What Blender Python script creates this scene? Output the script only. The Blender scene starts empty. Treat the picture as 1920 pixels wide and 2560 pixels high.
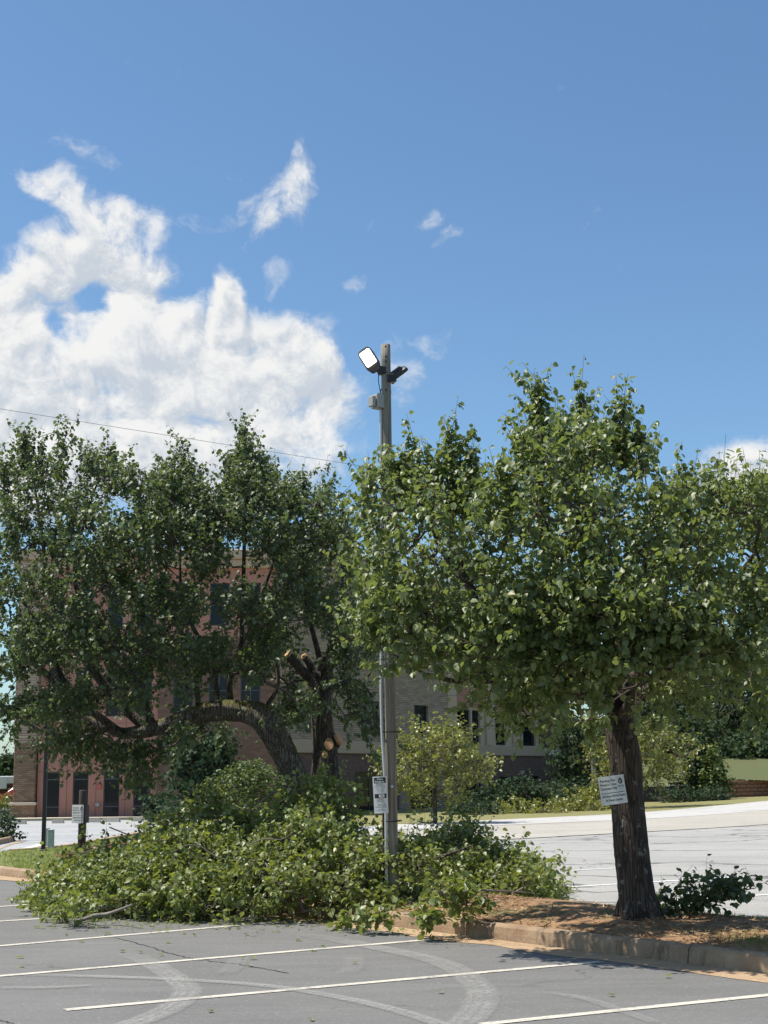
import bpy, math, random
import numpy as np
from mathutils import Vector, Matrix, Quaternion

random.seed(7)
rng = np.random.default_rng(11)
sc = bpy.context.scene
COL = sc.collection

# ------------------------------------------------------------------ camera
H = 1.65                      # eye height
FPX = 3550.0                  # focal length in photo pixels (photo 1920 x 2560)
PITCH = math.radians(10.4)
ROLL = math.radians(0.7)
cam = bpy.data.cameras.new('camera')
cam.sensor_fit = 'VERTICAL'
cam.sensor_height = 36.0
cam.sensor_width = 27.0
cam.lens = FPX / 2560 * 36.0
cam.clip_end = 4000
camo = bpy.data.objects.new('camera', cam)
COL.objects.link(camo)
camo.location = (0, 0, H)
F_ = Vector((0, math.cos(PITCH), math.sin(PITCH)))
U0 = Vector((0, -math.sin(PITCH), math.cos(PITCH)))
R0 = Vector((1, 0, 0))
R_ = R0 * math.cos(ROLL) - U0 * math.sin(ROLL)
U_ = U0 * math.cos(ROLL) + R0 * math.sin(ROLL)
camo.rotation_euler = Matrix((R_, U_, -F_)).transposed().to_euler()
sc.camera = camo

# ------------------------------------------------------------------ sun and sky
SUN_EL = math.radians(64)
SUN_AZ = math.radians(-86)        # from +Y (view) towards -X (left)
SUN = Vector((math.sin(SUN_AZ) * math.cos(SUN_EL), math.cos(SUN_AZ) * math.cos(SUN_EL), math.sin(SUN_EL)))
sun = bpy.data.lights.new('sun', 'SUN')
sun.energy = 5.0
sun.angle = math.radians(0.53)
sun.color = (1.0, 0.945, 0.85)
suno = bpy.data.objects.new('sun', sun)
COL.objects.link(suno)
suno.location = SUN * 60
suno.rotation_euler = SUN.to_track_quat('Z', 'Y').to_euler()

sc.view_settings.view_transform = 'Standard'
sc.view_settings.look = 'None'
sc.view_settings.gamma = 1.0
sc.view_settings.exposure = 0.42
sc.view_settings.use_curve_mapping = False
sc.cycles.use_denoising = True
sc.cycles.max_bounces = 10
sc.cycles.diffuse_bounces = 7
sc.cycles.transmission_bounces = 8
sc.cycles.transparent_max_bounces = 12


def raydir(px, py):
    return F_ + R_ * ((px - 960) / FPX) + U_ * ((1280 - py) / FPX)


def at(px, py, Y):
    d = raydir(px, py)
    return Vector((0, 0, H)) + d * (Y / d.y)


def sm(a, b, x):
    t = min(1.0, max(0.0, (x - a) / (b - a)))
    return t * t * (3 - 2 * t)


def gh(X, Y):
    """height of the terrain: level round the camera, falling gently away, higher to the right far off"""
    t = max(0.0, Y - 22.0)
    base = -0.011 * (t * t / (t + 6.0)) if t > 0 else 0.0
    base = max(base, -2.2)
    return base + 0.55 * sm(9, 30, X) * sm(28, 75, Y)


def gp(px, py, dz=0.0):
    d = raydir(px, py)
    o = Vector((0, 0, H))
    lo, hi = 1.0, 1.0
    t = 2.0
    prev = t
    while t < 2000:
        p = o + d * t
        if p.z <= gh(p.x, p.y) + dz:
            lo, hi = prev, t
            for _ in range(40):
                m = (lo + hi) / 2
                p = o + d * m
                if p.z <= gh(p.x, p.y) + dz:
                    hi = m
                else:
                    lo = m
            p = o + d * hi
            return Vector((p.x, p.y, gh(p.x, p.y) + dz))
        prev = t
        t *= 1.01
    return o + d * 2000


def azel(px, py):
    d = raydir(px, py).normalized()
    return math.atan2(d.x, d.y), math.asin(d.z)


K = 1920 / 1659.0

# ------------------------------------------------------------------ node helper
class NT:
    def __init__(self, tree):
        self.t = tree
        self.n = tree.nodes
        self.l = tree.links

    def new(self, typ, **kw):
        nd = self.n.new(typ)
        for k, v in kw.items():
            setattr(nd, k, v)
        return nd

    def link(self, a, b):
        self.l.new(a, b)

    def put(self, sock, v):
        if isinstance(v, bpy.types.NodeSocket):
            self.l.new(v, sock)
        else:
            if sock.type == 'RGBA' and len(v) == 3:
                v = (*v, 1)
            sock.default_value = v

    def math(self, op, a, b=None, c=None, clamp=False):
        nd = self.new('ShaderNodeMath', operation=op)
        nd.use_clamp = clamp
        for i, v in enumerate((a, b, c)):
            if v is not None:
                self.put(nd.inputs[i], v)
        return nd.outputs[0]

    def vmath(self, op, a, b=None):
        nd = self.new('ShaderNodeVectorMath', operation=op)
        self.put(nd.inputs[0], a)
        if b is not None:
            self.put(nd.inputs[1], b)
        return nd.outputs['Value'] if op in ('LENGTH', 'DOT_PRODUCT', 'DISTANCE') else nd.outputs[0]

    def noise(self, vec, scale, detail=4, rough=0.55, dist=0.0):
        nd = self.new('ShaderNodeTexNoise')
        nd.inputs['Scale'].default_value = scale
        nd.inputs['Detail'].default_value = detail
        nd.inputs['Roughness'].default_value = rough
        nd.inputs['Distortion'].default_value = dist
        if vec is not None:
            self.link(vec, nd.inputs['Vector'])
        return nd.outputs['Fac']

    def noisec(self, vec, scale, detail=3):
        nd = self.new('ShaderNodeTexNoise')
        nd.inputs['Scale'].default_value = scale
        nd.inputs['Detail'].default_value = detail
        if vec is not None:
            self.link(vec, nd.inputs['Vector'])
        return nd.outputs['Color']

    def ramp(self, fac, stops, interp='LINEAR'):
        nd = self.new('ShaderNodeValToRGB')
        cr = nd.color_ramp
        cr.interpolation = interp
        while len(cr.elements) < len(stops):
            cr.elements.new(0.5)
        for e, (p, c) in zip(cr.elements, stops):
            e.position = p
            e.color = (*c, 1) if len(c) == 3 else c
        self.put(nd.inputs[0], fac)
        return nd.outputs[0]

    def mr(self, v, a, b, c=0.0, d=1.0, typ='LINEAR'):
        nd = self.new('ShaderNodeMapRange', interpolation_type=typ)
        self.put(nd.inputs[0], v)
        for i, x in enumerate((a, b, c, d)):
            self.put(nd.inputs[i + 1], x)
        return nd.outputs[0]

    def mix(self, fac, a, b, blend='MIX'):
        nd = self.new('ShaderNodeMix', data_type='RGBA', blend_type=blend)
        self.put(nd.inputs[0], fac)
        self.put(nd.inputs[6], a)
        self.put(nd.inputs[7], b)
        return nd.outputs[2]

    def map(self, vec, loc=(0, 0, 0), rot=(0, 0, 0), scale=(1, 1, 1), typ='POINT'):
        nd = self.new('ShaderNodeMapping', vector_type=typ)
        self.link(vec, nd.inputs[0])
        nd.inputs['Location'].default_value = loc
        nd.inputs['Rotation'].default_value = rot
        nd.inputs['Scale'].default_value = scale
        return nd.outputs[0]

    def bump(self, h, strength=0.3, dist=0.02):
        nd = self.new('ShaderNodeBump')
        nd.inputs['Strength'].default_value = strength
        nd.inputs['Distance'].default_value = dist
        self.put(nd.inputs['Height'], h)
        return nd.outputs[0]


# ------------------------------------------------------------------ world: sky with clouds
world = bpy.data.worlds.new('World')
sc.world = world
world.use_nodes = True
w = NT(world.node_tree)
w.n.clear()
wout = w.new('ShaderNodeOutputWorld')
bg = w.new('ShaderNodeBackground')
sky = w.new('ShaderNodeTexSky', sky_type='NISHITA')
sky.sun_disc = False
sky.sun_elevation = SUN_EL
sky.sun_rotation = SUN_AZ
sky.air_density = 1.0
sky.dust_density = 0.6
sky.ozone_density = 1.6
SKY_STRENGTH = 0.103

# cloud field as a function of (azimuth, elevation); blobs: (px, py, rx, ry, rot degrees, amplitude) in 1659-wide photo pixels
BLOBS = [
    (70, 830, 320, 260, 0, 1.0), (330, 800, 250, 200, 0, 1.0), (530, 800, 240, 170, 8, 1.0), (650, 850, 150, 200, 0, 1.0),
    (250, 980, 480, 150, 0, 1.0), (600, 960, 230, 110, 0, 0.8), (300, 700, 120, 110, 0, 0.95), (478, 690, 62, 125, 0, 1.0),
    (60, 640, 160, 130, 0, 0.9), (215, 575, 230, 85, -10, 0.95), (138, 432, 165, 58, -40, 0.72), (235, 500, 120, 90, 0, 0.8),
    (310, 520, 90, 70, 20, 0.66), (190, 345, 80, 40, -20, 0.36),
    (612, 442, 150, 66, 46, 0.70), (638, 350, 60, 22, 60, 0.44), (430, 490, 110, 34, 22, 0.42), (930, 495, 66, 30, 20, 0.42),
    (985, 520, 70, 22, 50, 0.40), (880, 835, 105, 90, 40, 0.44), (772, 702, 56, 36, 0, 0.45), (928, 730, 52, 38, 0, 0.43),
    (605, 605, 70, 32, 20, 0.46), (755, 595, 56, 30, 60, 0.43), (800, 560, 60, 22, 45, 0.36), (530, 450, 60, 24, 40, 0.40), (180, 330, 70, 34, -30, 0.42), (120, 320, 50, 22, 10, 0.36), (850, 740, 46, 34, 60, 0.34), (820, 485, 90, 10, 8, 0.26),
    (1650, 1010, 120, 85, 0, 0.95), (1660, 930, 50, 14, 0, 0.34), (280, 115, 40, 10, 60, 0.27), (60, 1000, 500, 160, 0, 0.9),
    (-230, 900, 320, 260, 0, 0.9),
]
HOLES = [(204, 668, 40, 52, 15, 0.36), (126, 727, 30, 32, 20, 0.28)]

grp = bpy.data.node_groups.new('cloud_density', 'ShaderNodeTree')
grp.interface.new_socket('P', in_out='INPUT', socket_type='NodeSocketVector')
grp.interface.new_socket('D', in_out='OUTPUT', socket_type='NodeSocketFloat')
grp.interface.new_socket('B', in_out='OUTPUT', socket_type='NodeSocketFloat')
g = NT(grp)
gi = g.new('NodeGroupInput')
go = g.new('NodeGroupOutput')
P = gi.outputs[0]
warp = g.vmath('SCALE', g.vmath('SUBTRACT', g.noisec(P, 16, 4), (0.5, 0.5, 0.5)))
warp.node.inputs['Scale'].default_value = 0.055
PW = g.vmath('ADD', P, warp)


def blob_mask(nt, pw, bl):
    x, y, rx, ry, rot, amp = bl
    a, e = azel(x * K, y * K)
    s = K / FPX
    m = nt.map(pw, (a, e, 0), (0, 0, math.radians(rot)), (rx * s, ry * s, 1), 'TEXTURE')
    ln = nt.vmath('LENGTH', m)
    return nt.math('MULTIPLY', nt.mr(ln, 1.25, 0.35, 0.0, 1.0, 'SMOOTHSTEP'), amp)


acc = None
for bl in BLOBS:
    m = blob_mask(g, PW, bl)
    acc = m if acc is None else g.math('MAXIMUM', acc, m)
for bl in HOLES:
    acc = g.math('SUBTRACT', acc, blob_mask(g, PW, bl))
# scattered fair-weather clouds everywhere beyond the view
far = g.vmath('LENGTH', g.map(P, (0.0, 0.18, 0), (0, 0, 0), (0.42, 0.46, 1), 'TEXTURE'))
farm = g.mr(far, 1.0, 1.5, 0, 1, 'SMOOTHSTEP')
gen = g.math('MULTIPLY', g.mr(g.noise(P, 3.1, 3), 0.5, 0.68, 0, 0.9, 'SMOOTHSTEP'), farm)
acc = g.math('MAXIMUM', acc, gen)
n1 = g.noise(g.map(PW, scale=(1, 1.15, 1)), 24, 14, 0.66)
n2 = g.noise(P, 9, 5, 0.5)
nn = g.math('ADD', g.math('MULTIPLY', g.math('SUBTRACT', n1, 0.5), 1.95), g.math('MULTIPLY', g.math('SUBTRACT', n2, 0.5), 0.8))
g.link(g.math('ADD', acc, nn), go.inputs[0])
g.link(acc, go.inputs[1])

tc = w.new('ShaderNodeTexCoord')
sep = w.new('ShaderNodeSeparateXYZ')
w.link(w.vmath('NORMALIZE', tc.outputs['Generated']), sep.inputs[0])
az = w.math('ARCTAN2', sep.outputs[0], sep.outputs[1])
el = w.math('ARCSINE', sep.outputs[2])
comb = w.new('ShaderNodeCombineXYZ')
w.link(az, comb.inputs[0])
w.link(el, comb.inputs[1])
g1 = w.new('ShaderNodeGroup', node_tree=grp)
w.link(comb.outputs[0], g1.inputs[0])
off = w.vmath('ADD', comb.outputs[0], (-0.005, 0.009, 0))
g2 = w.new('ShaderNodeGroup', node_tree=grp)
w.link(off, g2.inputs[0])
dens = g1.outputs[0]
alpha = w.mr(dens, 0.28, 0.90, 0, 1, 'SMOOTHSTEP')
alpha = w.math('MULTIPLY', alpha, w.mr(g1.outputs[1], 0.25, 0.85, 0.5, 1.0, 'SMOOTHSTEP'))
lit = w.math('SUBTRACT', dens, g2.outputs[0])
bil = w.math('SUBTRACT', w.noise(comb.outputs[0], 17, 5, 0.55), w.noise(w.vmath('ADD', comb.outputs[0], (-0.012, 0.022, 0)), 17, 5, 0.55))
lit = w.math('ADD', w.math('MULTIPLY', lit, 0.75), w.math('MULTIPLY', bil, 0.95))
shade = w.mr(lit, -0.26, 0.24, 0.0, 1.0, 'SMOOTHSTEP')
thick = w.mr(dens, 0.7, 1.7, 0, 1)
ccol = w.mix(shade, (0.63, 0.69, 0.765), (1.02, 1.01, 0.985))
ccol = w.mix(w.math('MULTIPLY', thick, 0.25), ccol, (0.80, 0.84, 0.88))
skyc = w.mix(1.0, sky.outputs[0], (SKY_STRENGTH * 0.78, SKY_STRENGTH * 0.97, SKY_STRENGTH * 1.06), 'MULTIPLY')
cl = w.mix(1.0, ccol, (0.69, 0.69, 0.69), 'MULTIPLY')
horizon = w.mr(el, -0.02, 0.03, 0, 1)
fin = w.mix(w.math('MULTIPLY', alpha, w.math('MULTIPLY', horizon, 0.97)), skyc, cl)
w.link(fin, bg.inputs[0])
bg.inputs[1].default_value = 1.0
w.link(bg.outputs[0], wout.inputs[0])
world.cycles.sampling_method = 'MANUAL'
world.cycles.sample_map_resolution = 512

# ------------------------------------------------------------------ materials
MATS = {}


def newmat(name):
    m = bpy.data.materials.new(name)
    m.use_nodes = True
    nt = NT(m.node_tree)
    nt.n.clear()
    out = nt.new('ShaderNodeOutputMaterial')
    b = nt.new('ShaderNodeBsdfPrincipled')
    nt.link(b.outputs[0], out.inputs[0])
    MATS[name] = m
    return m, nt, b, out


def objco(nt):
    return nt.new('ShaderNodeTexCoord').outputs['Object']


def worldco(nt):
    return nt.new('ShaderNodeNewGeometry').outputs['Position']


def plain(name, col, rough=0.7, metal=0.0, var=0.15, scale=6.0, bump=0.0, spec=0.5, stretch=(1, 1, 1)):
    m, nt, b, out = newmat(name)
    v = nt.map(objco(nt), scale=stretch)
    f = nt.noise(v, scale, 6, 0.6)
    c = nt.mix(f, tuple(x * (1 - var) for x in col), tuple(min(1, x * (1 + var)) for x in col))
    nt.link(c, b.inputs['Base Color'])
    b.inputs['Roughness'].default_value = rough
    b.inputs['Metallic'].default_value = metal
    b.inputs['Specular IOR Level'].default_value = spec
    if bump:
        nt.link(nt.bump(f, bump, 0.02), b.inputs['Normal'])
    return m


def leafmat(name, stops, trans=(0.22, 0.34, 0.05), tf=0.35, rough=0.38, spec=0.6):
    m, nt, b, out = newmat(name)
    a = nt.new('ShaderNodeAttribute', attribute_name='tint')
    c = nt.ramp(a.outputs['Fac'], stops)
    nt.link(c, b.inputs['Base Color'])
    b.inputs['Roughness'].default_value = rough
    b.inputs['Specular IOR Level'].default_value = spec
    tr = nt.new('ShaderNodeBsdfTranslucent')
    tr.inputs[0].default_value = (*trans, 1)
    mx = nt.new('ShaderNodeMixShader')
    mx.inputs[0].default_value = tf
    nt.link(b.outputs[0], mx.inputs[1])
    nt.link(tr.outputs[0], mx.inputs[2])
    nt.link(mx.outputs[0], out.inputs[0])
    return m


leafmat('leaf_pear', [(0.0, (0.056, 0.090, 0.030)), (0.45, (0.110, 0.150, 0.044)), (0.85, (0.200, 0.232, 0.084)), (0.97, (0.27, 0.27, 0.11)), (1.0, (0.28, 0.13, 0.04))], trans=(0.33, 0.41, 0.085), tf=0.31, rough=0.5, spec=0.75)
leafmat('leaf_pear_dark', [(0.0, (0.040, 0.068, 0.030)), (0.5, (0.074, 0.108, 0.043)), (0.9, (0.14, 0.178, 0.070)), (1.0, (0.22, 0.24, 0.10))], trans=(0.21, 0.29, 0.07), tf=0.27, rough=0.52, spec=0.65)
leafmat('leaf_cut', [(0.0, (0.072, 0.112, 0.022)), (0.5, (0.140, 0.182, 0.042)), (0.85, (0.25, 0.275, 0.095)), (1.0, (0.42, 0.43, 0.21))], trans=(0.34, 0.40, 0.06), tf=0.34, rough=0.48, spec=0.8)
leafmat('leaf_myrtle', [(0.0, (0.11, 0.14, 0.028)), (0.6, (0.20, 0.215, 0.05)), (1.0, (0.32, 0.30, 0.09))], trans=(0.30, 0.32, 0.05), tf=0.32)
leafmat('leaf_conifer', [(0.0, (0.020, 0.045, 0.022)), (0.7, (0.035, 0.070, 0.03)), (1.0, (0.06, 0.10, 0.04))], trans=(0.08, 0.14, 0.04), tf=0.15, rough=0.7, spec=0.25)
leafmat('leaf_arborvitae', [(0.0, (0.05, 0.10, 0.015)), (0.7, (0.10, 0.16, 0.03)), (0.97, (0.16, 0.2, 0.05)), (1.0, (0.35, 0.14, 0.03))], trans=(0.15, 0.2, 0.03), tf=0.25, rough=0.6)
leafmat('leaf_wood', [(0.0, (0.022, 0.045, 0.022)), (0.6, (0.04, 0.075, 0.03)), (1.0, (0.075, 0.12, 0.04))], trans=(0.1, 0.16, 0.04), tf=0.2, rough=0.7, spec=0.25)
leafmat('grass_blade', [(0.0, (0.12, 0.17, 0.03)), (0.6, (0.20, 0.24, 0.05)), (1.0, (0.32, 0.30, 0.10))], trans=(0.25, 0.3, 0.05), tf=0.3, rough=0.6)
leafmat('straw', [(0.0, (0.11, 0.055, 0.028)), (0.5, (0.32, 0.18, 0.085)), (1.0, (0.55, 0.39, 0.21))], trans=(0.3, 0.18, 0.08), tf=0.1, rough=0.8)


def barkmat(name, dark, light, lichen=0.0, moss=0.0, zs=0.11):
    m, nt, b, out = newmat(name)
    co = objco(nt)
    v = nt.map(co, scale=(1, 1, zs))
    v = nt.vmath('ADD', v, nt.vmath('SCALE', nt.vmath('SUBTRACT', nt.noisec(v, 9, 4), (0.5, 0.5, 0.5))))
    v.node.inputs[1].links[0].from_node.inputs['Scale'].default_value = 0.07
    f = nt.noise(v, 40, 8, 0.7, 0.4)
    vo = nt.new('ShaderNodeTexVoronoi', feature='DISTANCE_TO_EDGE')
    vo.inputs['Scale'].default_value = 30
    nt.link(v, vo.inputs['Vector'])
    crack = nt.mr(vo.outputs['Distance'], 0.0, 0.16, 0, 1)
    c = nt.mix(nt.math('MULTIPLY', f, crack), dark, light)
    if lichen:
        lf = nt.mr(nt.noise(co, 11, 6, 0.7), 0.60 - lichen, 0.64 - lichen * 0.9, 0, 1)
        c = nt.mix(nt.math('MULTIPLY', lf, 0.75), c, (0.27, 0.28, 0.24))
    if moss:
        gn = nt.new('ShaderNodeNewGeometry')
        sp = nt.new('ShaderNodeSeparateXYZ')
        nt.link(gn.outputs['Normal'], sp.inputs[0])
        mf = nt.math('MULTIPLY', nt.mr(sp.outputs[2], 0.25, 0.6, 0, 1), nt.mr(nt.noise(co, 5, 5), 0.40, 0.52, 0, 1))
        c = nt.mix(nt.math('MULTIPLY', mf, moss), c, (0.115, 0.105, 0.018))
    nt.link(c, b.inputs['Base Color'])
    b.inputs['Roughness'].default_value = 0.9
    hgt = nt.math('ADD', nt.math('MULTIPLY', crack, 0.7), nt.math('MULTIPLY', f, 0.6))
    nt.link(nt.bump(hgt, 0.9, 0.025), b.inputs['Normal'])
    return m


barkmat('bark', (0.030, 0.024, 0.019), (0.19, 0.150, 0.118), lichen=0.0)
barkmat('bark_lichen', (0.024, 0.017, 0.012), (0.140, 0.100, 0.074), lichen=0.008)
barkmat('bark_moss', (0.055, 0.045, 0.036), (0.30, 0.26, 0.21), lichen=0.02, moss=0.9)
plain('twig', (0.15, 0.125, 0.10), 0.85, var=0.35, scale=20)
plain('twig_dark', (0.075, 0.058, 0.045), 0.9, var=0.35, scale=20)
plain('twig_grey', (0.20, 0.18, 0.155), 0.9, var=0.35, scale=14, bump=0.3)
plain('cut_wood', (0.56, 0.32, 0.165), 0.8, var=0.14, scale=30)
plain('black_metal', (0.012, 0.012, 0.013), 0.45, var=0.1)
plain('dark_plastic', (0.035, 0.034, 0.033), 0.5, var=0.1)
plain('bronze_metal', (0.075, 0.068, 0.058), 0.45, metal=0.3, var=0.1)
plain('grey_box', (0.34, 0.33, 0.30), 0.5, var=0.1, scale=3)
plain('conduit', (0.52, 0.53, 0.53), 0.4, metal=0.35, var=0.1)
plain('sign_white', (0.74, 0.74, 0.71), 0.5, var=0.05, scale=9)
plain('sign_black', (0.02, 0.022, 0.022), 0.5, var=0.05)
plain('sign_green', (0.03, 0.06, 0.045), 0.5, var=0.05)
plain('sign_red', (0.45, 0.12, 0.10), 0.5, var=0.05)
plain('sign_grey', (0.33, 0.34, 0.33), 0.6, var=0.1)
plain('post_wood', (0.045, 0.036, 0.028), 0.85, var=0.4, scale=14, stretch=(6, 6, 0.5), bump=0.4)
plain('utility_green', (0.27, 0.36, 0.31), 0.55, var=0.06)
plain('limestone', (0.50, 0.43, 0.34), 0.85, var=0.08, scale=3)
plain('tan_stucco', (0.44, 0.33, 0.23), 0.9, var=0.06, scale=2)
plain('cream_stucco', (0.50, 0.38, 0.27), 0.9, var=0.06, scale=2)
plain('pink_stucco', (0.40, 0.195, 0.145), 0.9, var=0.07, scale=1.2)
plain('pink_joint', (0.16, 0.085, 0.07), 0.9, var=0.07)
plain('window_frame', (0.075, 0.085, 0.095), 0.4, metal=0.3, var=0.05)
plain('white_metal', (0.72, 0.72, 0.70), 0.5, var=0.06)
plain('car_red', (0.36, 0.012, 0.018), 0.25, var=0.05)
plain('tyre_rubber', (0.02, 0.02, 0.02), 0.8, var=0.1)
plain('fence_grey', (0.24, 0.25, 0.25), 0.5, metal=0.4, var=0.1)
plain('fence_screen', (0.035, 0.032, 0.036), 0.8, var=0.15)
plain('mulch', (0.17, 0.045, 0.032), 0.95, var=0.6, scale=30, bump=0.5)
plain('wire', (0.12, 0.12, 0.13), 0.6, var=0.05)
plain('paver_stop', (0.30, 0.285, 0.25), 0.9, var=0.15, scale=5)

m, nt, b, out = newmat('glass_dark')
b.inputs['Base Color'].default_value = (0.008, 0.010, 0.014, 1)
b.inputs['Roughness'].default_value = 0.06
b.inputs['Specular IOR Level'].default_value = 0.28
nzz = nt.noise(objco(nt), 0.6, 2)
nt.link(nt.bump(nzz, 0.05, 0.05), b.inputs['Normal'])

m, nt, b, out = newmat('lamp_light')
e = nt.new('ShaderNodeEmission')
e.inputs[0].default_value = (1.0, 0.97, 0.92, 1)
e.inputs[1].default_value = 5.0
nt.link(e.outputs[0], out.inputs[0])


def asphalt(name, lo, hi, tint=None, crack=0.5, streak=0.0, tar=0.0):
    m, nt, b, out = newmat(name)
    co = worldco(nt)
    big = nt.noise(co, 0.28, 5, 0.6, 0.6)
    mid = nt.noise(nt.map(co, rot=(0, 0, 0.75), scale=(0.5, 2.6, 1)), 1.6, 6, 0.65)
    fine = nt.noise(co, 95, 3, 0.7)
    f = nt.math('ADD', nt.math('MULTIPLY', big, 0.5), nt.math('MULTIPLY', mid, 0.5))
    c = nt.mix(nt.mr(f, 0.32, 0.68), lo, hi)
    fine2 = nt.noise(co, 22, 4, 0.85)
    sp = nt.math('MAXIMUM', nt.mr(fine, 0.58, 0.74, 0, 1), nt.mr(fine2, 0.57, 0.68, 0, 0.8))
    c = nt.mix(nt.math('MULTIPLY', sp, 0.72), c, tuple(min(1, x * 2.3) for x in hi))
    dk = nt.mr(nt.noise(co, 42, 3, 0.8), 0.30, 0.42, 1, 0)
    c = nt.mix(nt.math('MULTIPLY', dk, 0.6), c, tuple(x * 0.45 for x in lo))
    if streak:
        st = nt.noise(nt.map(co, rot=(0, 0, 0.3), scale=(0.35, 2.4, 1)), 1.3, 7, 0.7, 1.2)
        c = nt.mix(nt.math('MULTIPLY', nt.mr(st, 0.55, 0.72), streak), c, tuple(min(1, x * 1.7) for x in hi))
    if crack:
        vo = nt.new('ShaderNodeTexVoronoi', feature='DISTANCE_TO_EDGE')
        vo.inputs['Scale'].default_value = 0.27
        wv = nt.vmath('ADD', co, nt.vmath('SCALE', nt.noisec(co, 1.4, 5)))
        nt.link(wv, vo.inputs['Vector'])
        cm = nt.mr(vo.outputs['Distance'], 0.001, 0.005, 1, 0)
        cm = nt.math('MULTIPLY', cm, nt.mr(nt.noise(co, 0.22, 3), 0.48, 0.56, 0, crack))
        c = nt.mix(cm, c, tuple(x * 0.25 for x in lo))
    if tar:
        tv = nt.vmath('ADD', nt.map(co, scale=(0.045, 0.14, 1)), nt.vmath('SCALE', nt.noisec(co, 0.25, 4)))
        vo2 = nt.new('ShaderNodeTexVoronoi', feature='DISTANCE_TO_EDGE')
        vo2.inputs['Scale'].default_value = 1.0
        nt.link(tv, vo2.inputs['Vector'])
        tm = nt.mr(vo2.outputs['Distance'], 0.006, 0.02, tar, 0)
        c = nt.mix(tm, c, tuple(x * 0.4 for x in lo))
    if tint:
        c = nt.mix(nt.mr(nt.noise(co, 0.5, 4), 0.4, 0.7, 0, tint[1]), c, tint[0])
    nt.link(c, b.inputs['Base Color'])
    b.inputs['Roughness'].default_value = 0.92
    nt.link(nt.bump(nt.math('ADD', fine, nt.math('MULTIPLY', mid, 0.3)), 0.35, 0.012), b.inputs['Normal'])
    return m


asphalt('asphalt_near', (0.112, 0.110, 0.106), (0.165, 0.161, 0.154), crack=0.55, streak=0.16)
asphalt('asphalt_far', (0.235, 0.228, 0.215), (0.36, 0.348, 0.325), crack=0.9, streak=0.35, tar=0.85)
asphalt('concrete_lane', (0.29, 0.268, 0.228), (0.41, 0.38, 0.33), crack=0.5, streak=0.2, tar=0.25)
asphalt('concrete_white', (0.37, 0.36, 0.34), (0.47, 0.455, 0.43), crack=0.5, tar=0.3)
asphalt('driveway_grey', (0.27, 0.275, 0.28), (0.37, 0.37, 0.365), crack=0.7, streak=0.2, tar=0.55)
asphalt('gutter_clay', (0.29, 0.185, 0.105), (0.43, 0.31, 0.195), crack=0.3, streak=0.25)


def kerbmat():
    m, nt, b, out = newmat('kerb_concrete')
    co = worldco(nt)
    f = nt.noise(co, 3.2, 6, 0.65)
    c = nt.mix(nt.mr(f, 0.3, 0.7), (0.235, 0.150, 0.085), (0.38, 0.275, 0.175))
    stn = nt.noise(nt.map(co, scale=(5.5, 5.5, 0.35)), 1.0, 5, 0.7)
    c = nt.mix(nt.mr(stn, 0.52, 0.66, 0, 0.75), c, (0.085, 0.058, 0.040))
    c = nt.mix(nt.mr(nt.noise(co, 60, 3, 0.7), 0.55, 0.75, 0, 0.5), c, (0.5, 0.40, 0.28))
    nt.link(c, b.inputs['Base Color'])
    b.inputs['Roughness'].default_value = 0.92
    nt.link(nt.bump(nt.noise(co, 40, 5, 0.7), 0.6, 0.015), b.inputs['Normal'])


kerbmat()


def soilmat(name, a, c2, gr, grass_lo=0.5, grass_hi=0.6):
    m, nt, b, out = newmat(name)
    co = worldco(nt)
    f = nt.noise(co, 9, 7, 0.7, 0.5)
    c = nt.mix(nt.mr(f, 0.3, 0.72), a, c2)
    gm = nt.mr(nt.noise(co, 0.75, 5, 0.65, 0.6), grass_lo, grass_hi, 0, 0.8)
    c = nt.mix(gm, c, nt.mix(nt.noise(co, 30, 4), tuple(x * 0.6 for x in gr), gr))
    nt.link(c, b.inputs['Base Color'])
    b.inputs['Roughness'].default_value = 0.95
    nt.link(nt.bump(nt.noise(co, 24, 6, 0.7), 0.8, 0.03), b.inputs['Normal'])


soilmat('island_soil', (0.17, 0.095, 0.048), (0.40, 0.245, 0.125), (0.12, 0.13, 0.04), 0.52, 0.60)
soilmat('lawn', (0.17, 0.19, 0.05), (0.25, 0.26, 0.075), (0.12, 0.17, 0.04), 0.45, 0.6)
soilmat('bank_lawn', (0.17, 0.17, 0.06), (0.24, 0.22, 0.085), (0.30, 0.17, 0.09), 0.56, 0.66)
soilmat('slope_grass_shaded', (0.062, 0.082, 0.026), (0.105, 0.120, 0.038), (0.13, 0.10, 0.05), 0.52, 0.64)  # shade of the slope trees is put into this darker grass colour
soilmat('terrain', (0.13, 0.15, 0.05), (0.19, 0.20, 0.07), (0.11, 0.14, 0.04), 0.45, 0.6)


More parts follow.
